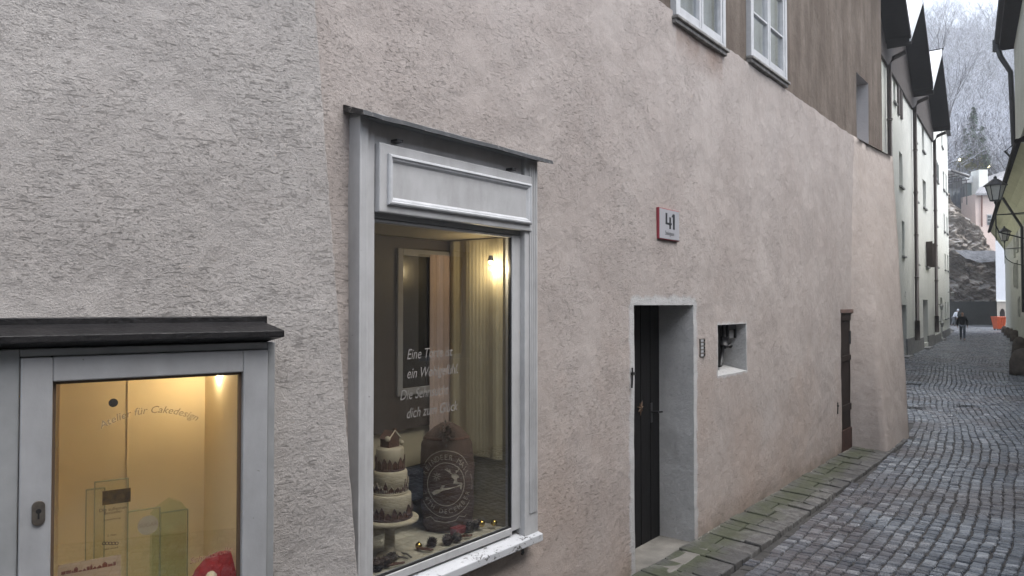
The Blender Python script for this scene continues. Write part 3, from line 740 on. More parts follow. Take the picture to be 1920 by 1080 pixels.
ls_, lz_ = F2.hit(1596, 632, -.02); b = MB(); b.box(-.032, -.006, ls_-.09, ls_+.12, lz_-.10, lz_+.10); b.build('letter_box', pmat('dark_grey_metal', (.06, .055, .055), .4, .2), dr2, bevel=.004)
b = MB(); b.box(-.007, -.003, ls_-.03, ls_+.06, lz_-.01, lz_+.03); b.build('letter_slot', M['black'], dr2)
b = MB(); b.box(-.02, .02, d2a-.02, d2b+.03, d2t-.005, d2t+.05); b.build('lintel', pmat('rusty_lintel', (.16, .10, .085), .8, .3, 12, .4, 40), h2, bevel=.004)
b = MB(); hs_, hz_ = F2.hit(1608, 648, -.0); b.tube([(-.02, hs_, hz_+.07), (.03, hs_, hz_+.05), (.03, hs_, hz_-.05), (-.02, hs_, hz_-.07)], .009, 6); b.build('handle', M['brass'], dr2)
for (x, y) in ((1184, 703), (1569, 762)):
    s_, z_ = F2.hit(x, y); b = MB(); k = 1 if x < 1300 else 1
    b.box(.008, .03, s_-.025, s_+.012, z_+.0, z_+.022); b.tube([(.02, s_-.022, z_+.06), (.02, s_-.018, z_), (.02, s_-.03, z_-.10)], .007, 6)
    b.build('shutter_catch', M['iron'], h2)
# meter niche contents
b = MB(); w_ = nb-na
def nq(x0, x1, y0, y1, n): return F2.hit(x0, 650, n)[0], F2.hit(x1, 650, n)[0], F2.hit((x0+x1)/2, y1, n)[1], F2.hit((x0+x1)/2, y0, n)[1]
a, b_, z0, z1 = nq(1336, 1353, 604, 688, -.14); b.box(-.29, -.14, na+.0, b_, nzb+.05, nzt); b.build('meter_cupboard', M['door_dark'], h2, bevel=.005)
b = MB(); a, b_, z0, z1 = nq(1366, 1387, 612, 634, -.10); b_ = min(b_, nb-.01); b.box(-.14, -.10, a, a+.03, z0, z1); b.box(-.14, -.10, b_-.03, b_, z0, z1); b.box(-.14, -.101, a, b_, z1-.03, z1+.02); b.box(-.15, -.12, a, b_, z0, z1); mb_ = b.build('meter_box', M['iron'], h2, bevel=.004)
b = MB(); b.box(-.119, -.112, a+.05, b_-.05, z0+.0, z1-.04); b.build('meter_glass', pmat('meter_face', (.22, .22, .22), .3), mb_)
pp = lambda x, y, n=-.13: (n, F2.hit(x, y, n)[0], F2.hit(x, y, n)[1])
b = MB(); b.tube([pp(1357, 606), pp(1357, 640)], .025, 8); b.tube([pp(1357, 632), pp(1356, 648)], .055, 8); b.tube([pp(1356, 648), pp(1351, 686)], .02, 8); b.tube([pp(1358, 652), pp(1368, 648)], .016, 8); b.ball(pp(1369, 648), .028, 8); b.build('pipework', M['iron'], h2, smooth=True)
b = MB(); b.box(-.31, -.295, na, nb, nzb+.07, nzt); b.build('niche_back', M['door_dark'], h2)

# ---- shop window
fx = .085                                       # casing front
px_ = lambda x, n=fx: F2.hit(x, 560, n)[0]
zz_ = lambda x, y, n=fx: F2.hit(x, y, n)[1]
c = MB(); PL0, PL1, PL2 = wx0, px_(690), px_(707); PR0, PR1 = px_(985), wx1
zt = wzt+.03
c.box(-.02, fx, PL0, PL1, wzb, zt); c.box(-.02, fx-.02, PL1, PL2, wzb, zt); c.box(-.02, fx-.004, PR0, PR1, wzb, zt)
c.box(-.02, fx-.03, PL2, PR0, gzt+.10, zt)
sw = c.build('shop_window', M['paint'], h2, bevel=.004)
for a, b_ in ((PL0, PL1), (PR0+.03, PR1)):
    fl = MB()
    for k in range(4):
        x = a+.012+(b_-a-.024)*(k+.5)/4; r_ = (b_-a-.024)/8*.8
        pts = [(fx+.0 + r_*.8*math.sin(q), x+r_*math.cos(q)) for q in [math.pi*j/6 for j in range(7)]]
        i = len(fl.v); z0_, z1_ = wzb+.14, zt-.03
        for (u, v2) in pts: fl.v += [(u-.001, v2, z0_), (u-.001, v2, z1_)]
        for j in range(6): fl.f.append((i+2*j, i+2*j+2, i+2*j+3, i+2*j+1))
    fl.build('fluting', M['paint'], sw, smooth=True)
# frieze board with a moulded panel
bd = MB(); f0, f1 = px_(708, fx), px_(995, fx); fz0, fz1 = zz_(708, 397), zz_(1000, 333)
bd.box(fx-.031, fx+.012, f0, f1, fz0, fz1); bo = bd.build('sign_board', M['paint'], sw, bevel=.006)
m0, m1, mz0, mz1 = px_(722), px_(991), zz_(722, 384), zz_(991, 346)
mo_ = MB()
def moulding(mb, a0, a1, z0, z1, w, prof, n0):
    """mitred frame; prof: (inset, height)"""
    rings = []
    for (ins, h) in prof:
        i = len(mb.v); rings.append(i); mb.v += [(n0+h, a0+ins, z0+ins), (n0+h, a1-ins, z0+ins), (n0+h, a1-ins, z1-ins), (n0+h, a0+ins, z1-ins)]
    for r0, r1 in zip(rings, rings[1:]):
        for k in range(4): mb.f.append((r0+k, r0+(k+1) % 4, r1+(k+1) % 4, r1+k))
moulding(mo_, m0, m1, mz0, mz1, .04, [(0, 0), (0, .012), (.006, .02), (.014, .022), (.02, .014), (.028, .012), (.036, .004), (.04, .0)], fx+.012)
mo_.build('panel_moulding', M['paint_white'], bo)
for (x, y) in ((748, 264), (962, 317)):
    s_, z_ = F2.hit(x, y, fx+.01); hk = MB(); hk.box(fx-.03, fx+.02, s_-.02, s_+.02, z_-.008, z_+.006); hk.build('clip', M['iron'], sw)
# transom, sash and glass (set back)
gn = .035
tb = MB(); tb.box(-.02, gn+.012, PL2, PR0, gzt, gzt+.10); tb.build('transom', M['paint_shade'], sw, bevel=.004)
gx1 = F2.hit(958, 700, gn)[0]; gzb = F2.hit(955, 990, gn)[1]; sx1 = F2.hit(975, 700, gn)[0]
sh = MB(); sh.box(-.01, gn+.01, gx1, sx1, wzb+.05, gzt-.003); sh.box(-.01, gn+.01, PL2-.02, gx1, wzb+.03, gzb); sh.box(-.01, gn+.006, PL2-.02, gx1, gzt-.018, gzt-.003)
sh.build('sash', M['paint'], sw, bevel=.004)
sg = MB(); sg.box(gn-.012, gn+.004, gx1-.012, gx1-.001, gzb, gzt-.02); sg.box(gn-.012, gn+.003, PL2-.02, gx1, gzb, gzb+.009); sg.build('glazing_bead', M['black'], sw)
rc = MB(); rc.box(-.02, .0, sx1, PR0, wzb+.02, gzt); rc.build('rebate', pmat('shaded_rebate', (.06, .06, .065), .6), sw)  # dark strip filling the gap, its shade put into the colour
gp = MB(); gp.box(gn-.008, gn-.004, PL2-.02, gx1, gzb, gzt-.018); gp.build('pane', M['glass'], sw)
# sill with peeling paint
pm_, pn, B_, N_, L_ = newmat('peeling_sill_paint'); v_ = mapped(N_, L_, (1.6, 1, 1.6))
pe = mth(N_, L_, 'ADD', mth(N_, L_, 'MULTIPLY', noise_node(N_, L_, v_, 34, 6, .7, .6), .8), mth(N_, L_, 'MULTIPLY', noise_node(N_, L_, v_, 5, 3), .45))
L_(ramp(N_, L_, pe, [(.70, (.42, .43, .45)), (.725, (.045, .04, .036))]), B_.inputs['Base Color']); B_.inputs['Roughness'].default_value = .5
bb = N_('Bump'); bb.inputs['Strength'].default_value = .6; bb.inputs['Distance'].default_value = .004; L_(ramp(N_, L_, pe, [(.69, (1, 1, 1)), (.73, (0, 0, 0))]), bb.inputs['Height']); L_(bb.outputs[0], B_.inputs['Normal'])
sl = MB(); sl.hexa([(-.02, wx0-.02, wzb-.035), (.115, wx0-.02, wzb-.05), (.115, wx1+.01, wzb-.05), (-.02, wx1+.01, wzb-.035), (-.02, wx0-.02, wzb+.03), (.115, wx0-.02, wzb-.004), (.115, wx1+.01, wzb-.004), (-.02, wx1+.01, wzb+.03)])
sl.build('sill', pm_, sw, bevel=.005)
s_, z_ = F2.hit(978, 1030, .06); bk = MB(); bk.tube([(.0, s_, z_+.03), (.06, s_, z_+.03), (.07, s_, z_-.02), (.05, s_+.02, z_-.035)], .01, 6); bk.build('bracket', M['iron'], sw)
# canopy: thin battered metal sheet on a board
ka, kb_ = F2.hit(667, 200, .10)[0], F2.hit(1036, 304, .15)[0]; kz = F2.hit(655, 196, .0)[1]; kf = F2.hit(1034, 304, .15)[1]
cn = MB(); NS = 24; rr = random.Random(2)
jz = [rr.uniform(-.0022, .0022) for _ in range(NS+1)]
for k in range(NS):
    x0, x1 = ka+(kb_-ka)*k/NS, ka+(kb_-ka)*(k+1)/NS
    i = len(cn.v)
    def rr_(x, j): return [(-.02, x, kf+.07), (.15+j*.5, x, kf+.012+j), (.158+j*.5, x, kf-.012+j), (.13, x, kf-.006), (-.02, x, kf+.035)]
    A, B2 = rr_(x0, jz[k]), rr_(x1, jz[k+1])
    for q in range(4): cn.quad(A[q], A[q+1], B2[q+1], B2[q])
    if k == 0: cn.f.append(tuple(len(cn.v)+t for t in range(5))); cn.v += A
    if k == NS-1: cn.f.append(tuple(len(cn.v)+t for t in range(4, -1, -1))); cn.v += B2
sm2, n2, B_, N_, L_ = newmat('peeling_black_metal'); v_ = mapped(N_, L_)
L_(ramp(N_, L_, noise_node(N_, L_, v_, 24, 6, .7), [(.45, (.009, .009, .010)), (.60, (.025, .025, .026)), (.66, (.22, .21, .20))]), B_.inputs['Base Color']); B_.inputs['Roughness'].default_value = .45
cn.build('canopy', sm2, sw)
tk = MB(); tk.box(-.02, .10, PL0+.0, PR1, zt-.002, zt+.03); tk.build('cornice', M['paint_shade'], sw, bevel=.004)
# verse on the pane
for (x, y, t_, s__) in ((763, 674, 'Eine Torte ist', .078), (763, 710, 'ein Wohlgefühl.', .078), (750, 751, 'Die Sehnsucht', .078), (762, 785, 'dich zum Glück', .078)):
    vt = MB(); p = F2.hit(x, y, gn); add_text(vt, t_, lambda u, v, p=p: (gn-.0035, p[0]+u, p[1]+v), s__, .28, 'LEFT', 0, .82); vt.build('lettering', M['letter_white'], sw)
# display box
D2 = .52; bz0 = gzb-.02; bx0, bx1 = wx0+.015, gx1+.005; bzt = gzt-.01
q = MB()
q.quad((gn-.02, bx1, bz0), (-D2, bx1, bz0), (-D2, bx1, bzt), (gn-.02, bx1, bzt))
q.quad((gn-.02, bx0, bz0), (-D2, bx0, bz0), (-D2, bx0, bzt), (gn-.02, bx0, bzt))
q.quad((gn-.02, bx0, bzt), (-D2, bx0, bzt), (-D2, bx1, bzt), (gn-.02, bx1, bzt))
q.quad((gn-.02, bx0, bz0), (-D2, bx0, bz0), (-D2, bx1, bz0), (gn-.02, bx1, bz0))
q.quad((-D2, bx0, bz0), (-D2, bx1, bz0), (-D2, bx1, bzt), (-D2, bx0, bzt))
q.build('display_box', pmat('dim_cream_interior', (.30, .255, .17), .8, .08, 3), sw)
M['wood_panel'] = pmat('dark_brown_panel', (.042, .030, .024), .6, .2, 4, .2, 30, stretch=(1, 4, .4))
# reflection in the pane, built as solid parts: dark panel, white frame, pane, curtain
def ib2(n, x0, x1, y0, y1, yref=None):
    a, b_ = F2.hit(x0, 600, n)[0], F2.hit(x1, 600, n)[0]
    return a, b_, F2.hit((x0+x1)/2, y1, n)[1], F2.hit((x0+x1)/2, y0, n)[1]
nb_ = -D2+.03
b = MB(); a, b2, z0, z1 = ib2(nb_, 640, 876, 440, 805); bx0b = bx0+.01
b.box(nb_-.02, nb_, bx0b, b2, z0, bzt-.01); ip = b.build('reflection_panel', M['wood_panel'], sw)
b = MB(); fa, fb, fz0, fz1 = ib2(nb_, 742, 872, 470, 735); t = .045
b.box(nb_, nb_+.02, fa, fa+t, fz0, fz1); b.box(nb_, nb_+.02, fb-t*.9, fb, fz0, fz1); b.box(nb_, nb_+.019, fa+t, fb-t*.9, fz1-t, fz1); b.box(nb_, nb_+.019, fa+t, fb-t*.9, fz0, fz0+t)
b.build('reflection_frame', pmat('reflected_white_frame', (.20, .19, .185), .6), sw, bevel=.004)
b = MB(); fm = fa+t+(fb-fa-2*t)*.42; b.box(nb_+.001, nb_+.006, fa+t, fm, fz0+t, fz1-t)
b.build('reflection_pane', pmat('reflected_dark_pane', (.015, .016, .018), .15), sw)
b = MB(); rr = random.Random(8)
for k in range(16):
    x0 = fm+(fb+.02-fm)*k/16; x1 = fm+(fb+.02-fm)*(k+1)/16; e0_, e1_ = .010+.008*(k % 2), .010+.008*((k+1) % 2)
    b.quad((nb_+e0_+.012, x0, bz0+.30), (nb_+e1_+.012, x1, bz0+.30), (nb_+e1_+.012, x1, fz1-t*.6), (nb_+e0_+.012, x0, fz1-t*.6))
b.build('reflection_blind', pmat('reflected_pink_blind', (.36, .27, .235), .9, .08, 5, .3, 20), sw, smooth=True)
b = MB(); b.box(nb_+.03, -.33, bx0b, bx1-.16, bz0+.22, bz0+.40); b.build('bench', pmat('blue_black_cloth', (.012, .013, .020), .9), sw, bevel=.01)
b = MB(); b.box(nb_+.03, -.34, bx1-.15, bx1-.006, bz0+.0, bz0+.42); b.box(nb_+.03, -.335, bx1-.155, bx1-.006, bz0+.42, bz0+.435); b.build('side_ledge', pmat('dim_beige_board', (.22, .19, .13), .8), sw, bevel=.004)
# warm curtain on the far side
b = MB(); K = 120
for k in range(K):
    n0_, n1_ = nb_+.03+(.44)*k/K, nb_+.03+.44*(k+1)/K
    cf = lambda k: bx1-.024-.007*math.sin(k*.15+1.5*math.sin(k*.05))-.0006*math.sin(k*.83)
    w0_, w1_ = cf(k), cf(k+1)
    b.quad((n0_, w0_, bz0+.43), (n1_, w1_, bz0+.43), (n1_, w1_, bzt-.01), (n0_, w0_, bzt-.01))
b.build('curtain', pmat('cream_curtain', (.46, .40, .26), .85, .08, 5), sw, smooth=True)
cl = MB(); K = 30
for i in range(K):
    for j in range(K):
        p = lambda i, j: (-D2+.01+(D2+gn-.035)*i/K, bx0+.01+(bx1-bx0-.02)*j/K, bz0+.014+.012*noise.noise(Vector((i*.3, j*.3, 1))))
        cl.quad(p(i, j), p(i+1, j), p(i+1, j+1), p(i, j+1))
cl_ = thing_mesh(cl, 'cloth', pmat('cream_display_cloth', (.42, .38, .30), .9, .1, 6, .3, 80), 'cream cloth spread over the floor of the shop window', 'cloth', F2, smooth=True)
FLZ = bz0+.02
q = F2.hit(920, 488, -.06); lamp_spot(F2, -.06, q[0], q[1], .020, 1.2, 'bright warm spot lamp shining on the curtain in the shop window')
# cake on its stand
CN = -.17; cs, cz = F2.hit(731, 905, CN)
M['icing'] = pmat('cream_icing', (.42, .36, .26), .7, .1, 12); M['gingerbread'] = pmat('gingerbread', (.11, .045, .025), .8, .25, 30, .4, 80)
M['ginger_dark'] = pmat('dark_gingerbread', (.06, .025, .018), .8, .25, 30, .4, 80)
tk_ = thing('cake_stand', 'cream pedestal cake stand under the tiered gingerbread cake', 'cake stand', F2, (CN, cs, FLZ))
pz = F2.hit(735, 972, CN)[1]
b = MB(); b.lathe((CN, cs, FLZ), [(.075, 0), (.07, .012), (.03, .03), (.026, pz-FLZ-.03), (.05, pz-FLZ-.012)], 32); b.build('pedestal', M['icing'], tk_, smooth=True)
b = MB(); b.lathe((CN, cs, pz-.014), [(.05, 0), (.148, .004), (.158, .012), (.158, .026), (.150, .028), (.0, .028)], 40); b.build('plate', M['icing'], tk_, smooth=True)
ck = thing('tiered_cake', 'three tiered cream cake iced with little gingerbread houses', 'cake', F2, (CN, cs, pz+.014))
zz0 = pz+.014; tiers = [(.118, .135), (.096, .125), (.076, .125)]
cam2 = F2.loc(Vector((0, 0, CZ))); aim0 = math.atan2(cam2[1]-cs, cam2[0]-CN)
for ti, (r_, h_) in enumerate(tiers):
    b = MB(); b.lathe((CN, cs, zz0), [(r_, 0), (r_, h_-.012), (r_-.004, h_-.004), (r_-.012, h_), (.0, h_)], 40); tr = b.build('tier', M['icing'], ck, smooth=True)
    d_ = MB(); rr = random.Random(ti+4); an = -math.pi
    d_.lathe((CN, cs, zz0), [(r_+.006, 0), (r_+.008, .006), (r_+.004, .013)], 40)
    dd = MB()
    while an < math.pi:
        wd = rr.uniform(.022, .036)/r_; hh = rr.uniform(.045, .085); 
        def P(a, z, e=.005): return (CN+(r_+e)*math.cos(a), cs+(r_+e)*math.sin(a), zz0+z)
        a0, a1 = an+aim0, an+wd*.85+aim0; am = (a0+a1)/2; hw = hh*.62
        i = len(dd.v); 
        dd.v += [P(a0, .012), P(a1, .012), P(a1, hw), P(am, hh), P(a0, hw)] + [P(a0, .012, -.002), P(a1, .012, -.002), P(a1, hw, -.002), P(am, hh, -.002), P(a0, hw, -.002)]
        dd.f += [(i, i+1, i+2, i+3, i+4)] + [(i+k, i+(k+1) % 5, i+5+(k+1) % 5, i+5+k) for k in range(5)]
        for (za, zb_2) in ((hw*.3, hw*.62),):
            for s_ in (.22, .62):
                u0, u1 = a0+(a1-a0)*s_, a0+(a1-a0)*(s_+.2); d_.quad(P(u0, za, .0065), P(u1, za, .0065), P(u1, zb_2, .0065), P(u0, zb_2, .0065))
        for (ua, za, ub, zb_2) in ((a0, hw, am, hh), (am, hh, a1, hw)):
            d_.tube([P(ua, za, .006), P(ub, zb_2, .006)], .0022, 4)
        an += wd
    dd.build('gingerbread_house', M['gingerbread'], tr); d_.build('piping', M['icing'] if ti % 2 else M['ginger_dark'], tr)
    zz0 += h_
tp = MB(); z_ = zz0
tp.hexa([(CN-.035, cs-.04, z_), (CN+.035, cs-.04, z_), (CN+.035, cs+.035, z_), (CN-.035, cs+.035, z_), (CN-.035, cs-.04, z_+.045), (CN+.035, cs-.04, z_+.045), (CN+.035, cs+.035, z_+.045), (CN-.035, cs+.035, z_+.045)])
tp.prism([(cs-.045, z_+.045), (cs+.04, z_+.045), (cs-.002, z_+.09)], 0, CN-.04, CN+.04); tp.box(CN+.01, CN+.025, cs+.012, cs+.026, z_+.05, z_+.10)
tp.build('cake_topper', M['gingerbread'], ck)
b = MB(); b.tube([(CN+.041, cs-.047, z_+.046), (CN+.041, cs-.002, z_+.092), (CN+.041, cs+.042, z_+.046)], .004, 6); b.ball((CN+.03, cs-.045, z_+.05), .016, 10); b.ball((CN+.045, cs+.045, z_+.02), .014, 10); b.build('icing_snow', M['icing'], ck, smooth=True)
# hessian sack with printed reindeer
SN = -.27; ss_, _ = F2.hit(838, 900, SN); szt = F2.hit(838, 792, SN)[1]; SH = szt-FLZ
aim = math.atan2(cam2[1]-ss_, cam2[0]-SN)-.05
def prof_r(t):
    pts = [(0, .125), (.06, .145), (.3, .160), (.55, .158), (.70, .150), (.80, .142), (.88, .118), (.95, .075), (1, .02)]
    for (a, ra), (b_, rb) in zip(pts, pts[1:]):
        if a <= t <= b_: f = (t-a)/(b_-a); f = f*f*(3-2*f); return ra+(rb-ra)*f
    return .03
def sack_pt(phi, z, e=0):
    t = min(1, max(0, z/SH)); r_ = prof_r(t)
    fold = .010*math.sin(phi*9+1)*max(0, (t-.68)/.32)+.012*noise.noise(Vector((math.cos(phi)*1.6, math.sin(phi)*1.6, z*5))) + .02*noise.noise(Vector((math.cos(phi)*3, math.sin(phi)*3, z*12)))*max(0, (t-.70)/.3)
    r_ = r_+fold+e; lx, ly = r_*.82*math.cos(phi), r_*1.06*math.sin(phi)
    return (SN+lx*math.cos(aim)-ly*math.sin(aim), ss_+lx*math.sin(aim)+ly*math.cos(aim), FLZ+z)
sk = thing('sack', 'dark brown cloth sack printed with a leaping white reindeer', 'sack', F2, (SN, ss_, FLZ))
b = MB(); NA, NZ_ = 64, 40
for j in range(NZ_+1):
    for i in range(NA): b.v.append(sack_pt(2*math.pi*i/NA, SH*j/NZ_))
for j in range(NZ_):
    for i in range(NA): b.f.append((j*NA+i, j*NA+(i+1) % NA, (j+1)*NA+(i+1) % NA, (j+1)*NA+i))
b.f.append(tuple(NZ_*NA+i for i in range(NA)))
b.build('body', pmat('brown_sackcloth', (.085, .05, .036), .95, .15, 8, .5, 160), sk, smooth=True)
pc = SH*.46; prt = MB(); KX = .16
def SP(x, y): return sack_pt(x/.158, pc+y, .0035)
def stroke(mb, pts, w, n=1):
    for (x0, y0), (x1, y1) in zip(pts, pts[1:]):
        dx, dy = x1-x0, y1-y0; l = math.hypot(dx, dy) or 1; ux, uy = -dy/l*w/2, dx/l*w/2
        mb.quad(SP(x0+ux, y0+uy), SP(x1+ux, y1+uy), SP(x1-ux, y1-uy), SP(x0-ux, y0-uy))
def ell(a, b_, t0=0, t1=2*math.pi, n=72): return [(a*math.sin(t0+(t1-t0)*k/n), b_*math.cos(t0+(t1-t0)*k/n)) for k in range(n+1)]
stroke(prt, ell(.108, .128), .005); stroke(prt, ell(.172, .200, -1.0, 1.0), .005); stroke(prt, ell(.172, .200, math.pi-1.0, math.pi+1.0), .005)
stroke(prt, ell(.180, .125, 1.15, 1.95), .004); stroke(prt, ell(.180, .125, -1.95, -1.15), .004)
def ring_text(s_, a, b_, t0, t1, size, flip=False):
    n = len(s_)
    for k, ch in enumerate(s_):
        if ch == ' ': continue
        t = t0+(t1-t0)*(k+.5)/n; cx_, cy_ = a*math.sin(t), b_*math.cos(t)
        rot = -t if not flip else math.pi-t
        add_text(prt, ch, lambda u, v, rot=rot, cx_=cx_, cy_=cy_: SP(cx_+(u*math.cos(rot)-(v-size*.35)*math.sin(rot)), cy_+(u*math.sin(rot)+(v-size*.35)*math.cos(rot))), size, 0, 'CENTER', .0, .85)
ring_text('REINDEER MAIL', .140, .163, -1.28, 1.28, .046); ring_text('24TH DECEMBER', .140, .163, math.pi+1.28, math.pi-1.28, .042, True)
stroke(prt, [(-.14, -.215), (-.10, -.20), (-.07, -.225), (0, -.232), (.06, -.222), (.08, -.195), (.12, -.205), (.13, -.19)], .005)
deer = [(420,580),(440,562),(480,548),(495,522),(530,513),(572,512),(580,480),(560,460),(560,442),(580,433),(596,440),(615,458),(612,468),(598,470),(602,500),(635,506),(642,520),(634,560),(622,552),(624,532),(600,536),(560,546),(540,553),(500,562),(470,582),(435,597)]
dk = lambda x, y: ((x-522)*.00080, (515-y)*.00080)
from mathutils.geometry import tessellate_polygon
pts = [Vector((*dk(x, y), 0)) for x, y in deer]; i = len(prt.v); prt.v += [sack_pt(p.x/.158, pc+p.y, .005) for p in pts]
prt.f += [tuple(i+k for k in t) for t in tessellate_polygon([pts])]
for st_ in ([(568,440),(548,425),(528,392)], [(548,425),(515,400)], [(552,430),(548,398)], [(590,434),(600,412)], [(598,420),(614,406)], [(594,428),(592,410)]): stroke(prt, [dk(*p) for p in st_], .0055)
for k in range(8):
    a = math.pi*k/4; c0 = dk(455, 458); stroke(prt, [(c0[0]+.005*math.cos(a), c0[1]+.005*math.sin(a)), (c0[0]+.024*math.cos(a), c0[1]+.024*math.sin(a))], .004)
prt.build('print', pmat('cream_sack_print', (.42, .37, .30), .9, .2, 60), sk)
b = MB(); pf = sack_pt(.0, SH*.84, .01); 
for k in range(2): b.tube([sack_pt(2*math.pi*j/24, SH*.86+.006*k, .002) for j in range(25)], .005, 6)
b.build('cord', M['gingerbread'], sk, smooth=True)
b = MB(); rr = random.Random(4); c0 = Vector(sack_pt(0, SH*.88, .02))
for k in range(150):
    d = Vector((rr.gauss(0, 1), rr.gauss(0, 1), rr.gauss(0, .8))).normalized(); c_ = c0+d*rr.uniform(.01, .05)+Vector((0, 0, rr.uniform(-.01, .05))); u = d.cross(Vector((0, .2, 1))).normalized(); L2 = rr.uniform(.02, .04)
    b.quad(tuple(c_), tuple(c_+d*L2*.5+u*.007), tuple(c_+d*L2), tuple(c_+d*L2*.5-u*.007))
b.build('fir_sprig', pmat('dark_red_green_sprig', (.05, .018, .014), .8, .4, 20, c2=(.012, .02, .012)), sk)
# pine cones, biscuits, baubles on the cloth
def cone_at(px, py, n, r_, label, grp='pine cones on the window floor'):
    s_, z_ = F2.hit(px, py, n)
    b = MB(); rr = random.Random(int(px*7+py)); 
    prof = [(r_*.3, 0), (r_*.95, r_*.5), (r_, r_*1.0), (r_*.8, r_*1.6), (r_*.3, r_*2.1)]
    b.lathe((n, s_, FLZ), prof, 12)
    for j in range(7):
        zc_ = r_*(.25+j*.27); rc_ = r_*(.75+.35*math.sin(math.pi*(j+.8)/7.5))
        for k in range(9):
            a = 2*math.pi*(k+.5*(j % 2))/9; c_ = Vector((n+rc_*math.cos(a), s_+rc_*math.sin(a), FLZ+zc_)); o_ = Vector((math.cos(a), math.sin(a), .5))*r_*.28; t_ = Vector((-math.sin(a), math.cos(a), 0))*r_*.28
            b.tri(tuple(c_-t_-o_*.4), tuple(c_+o_), tuple(c_+t_-o_*.4)); b.tri(tuple(c_-t_-o_*.4-Vector((0, 0, .004))), tuple(c_+t_-o_*.4-Vector((0, 0, .004))), tuple(c_+o_))
    o = thing_mesh(b, 'pine_cone', M['cone_a'] if rr.random() < .6 else M['cone_b'], label, 'pine cone', F2, grp)
    o.rotation_euler = (rr.uniform(-.5, .5), rr.uniform(-.5, .5), F2.rz)
M['cone_a'] = pmat('brown_cone', (.05, .028, .020), .8, .3, 40); M['cone_b'] = pmat('frosted_cone', (.13, .11, .095), .8, .4, 40, c2=(.04, .026, .02))
for (x, y, n, r_, lb) in ((706, 1030, -.06, .030, 'pine cone against the left edge of the shop pane'), (722, 1018, -.06, .026, 'second pine cone from the left at the front of the shop window'), (737, 1022, -.075, .026, 'third pine cone from the left, beside the cinnamon sticks'),
    (808, 990, -.10, .026, 'pine cone in front of the left foot of the sack'), (840, 998, -.06, .026, 'frosted pine cone in front of the middle of the sack'), (855, 1002, -.05, .024, 'pine cone right of the frosted one before the sack'),
    (880, 985, -.12, .028, 'pine cone under the right flank of the sack'), (895, 975, -.13, .024, 'rightmost pine cone beside the gold baubles')): cone_at(x, y, n, r_, lb)
def stick(px, py, n, l, an, lab):
    s_, z_ = F2.hit(px, py, n); b = MB(); dx, dy = l/2*math.cos(an), l/2*math.sin(an)
    for o_ in (-.006, .006): b.tube([(n-dx, s_-dy+o_, FLZ+.012), (n+dx, s_+dy+o_, FLZ+.012)], .006, 8)
    b.tube([(n-.01*math.sin(an), s_-.01, FLZ+.02), (n+.012, s_+.012, FLZ+.02)], .0025, 5)
    thing_mesh(b, 'cinnamon_sticks', M['gingerbread'], lab, 'spice', F2)
stick(742, 1040, -.02, .09, 1.2, 'bundle of cinnamon sticks lying at the front left of the cloth'); stick(797, 1012, -.07, .09, .3, 'bundle of cinnamon sticks between the cake stand and the cones'); stick(872, 997, -.05, .08, 1.0, 'bundle of cinnamon sticks at the right of the frosted cone')
def bauble(px, py, n, r_, lab, mat, up=0):
    s_, z_ = F2.hit(px, py, n); zb = FLZ+r_+up
    t = thing('bauble', lab, 'bauble', F2, (n, s_, FLZ+up), 'gold baubles among the cones')
    b = MB(); b.ball((n, s_, zb), r_, 16); b.build('ball', mat, t, smooth=True); b = MB(); b.tube([(n, s_, zb+r_*.95), (n, s_, zb+r_*1.25)], r_*.2, 8); b.build('cap', M['brass'], t)
gb = pmat('gold_bauble', (.55, .38, .10), .18, .1, 3, metal=1)
bauble(785, 1000, -.12, .020, 'gold bauble at the foot of the sack beside the cake stand', gb); bauble(903, 975, -.07, .022, 'left of the two gold baubles at the right corner of the window', gb, .02); bauble(926, 982, -.045, .020, 'right of the two gold baubles at the right corner of the window', gb, .01)
s_, z_ = F2.hit(860, 985, -.13); b = MB()
b.box(-.16, -.10, s_-.05, s_+.04, FLZ, FLZ+.05); b.rough(.012, 20); thing_mesh(b, 'felt_pouch', pmat('dull_red_felt', (.16, .02, .02), .9), 'small dull red felt pouch in front of the sack', 'pouch', F2, bevel=.01)
s_, z_ = F2.hit(768, 1035, -.04); b = MB()
for k in (-1, 1): b.tube([(-.04, s_+k*.012, FLZ+.008), (-.09, s_+k*.028, FLZ+.012), (-.13, s_+k*.02, FLZ+.012)], .005, 6)
b.tube([(-.13, s_-.02, FLZ+.012), (-.15, s_, FLZ+.012), (-.13, s_+.02, FLZ+.012)], .005, 6)
thing_mesh(b, 'biscuit_cutter', M['steel'], 'small open metal biscuit cutter on the cream cloth', 'cutter', F2)

# ================================================================== things on the pink wall
# house number plate
a0, a1 = F2.hit(1236, 420, .03)[0], F2.hit(1274, 420, .03)[0]; z0, z1 = F2.hit(1274, 453, .03)[1], F2.hit(1236, 388, .03)[1]
sg_ = thing('house_number', 'white enamel house number plate with red border reading 41', 'sign', F2, (.0, (a0+a1)/2, z0))
b = MB(); b.box(.0, .028, a0, a1, z0, z1); b.build('backing', M['red'], sg_, bevel=.003)
b = MB(); k = .007; b.box(.0282, .031, a0+k, a1-k, z0+k, z1-k); b.build('plate', M['enamel'], sg_, bevel=.001)
b = MB(); wd, ht = a1-a0, z1-z0; ca = (a0+a1)/2
def glyph_box(u0, u1, v0, v1): b.box(.0311, .0322, a0+wd*u0, a0+wd*u1, z0+ht*v0, z0+ht*v1)
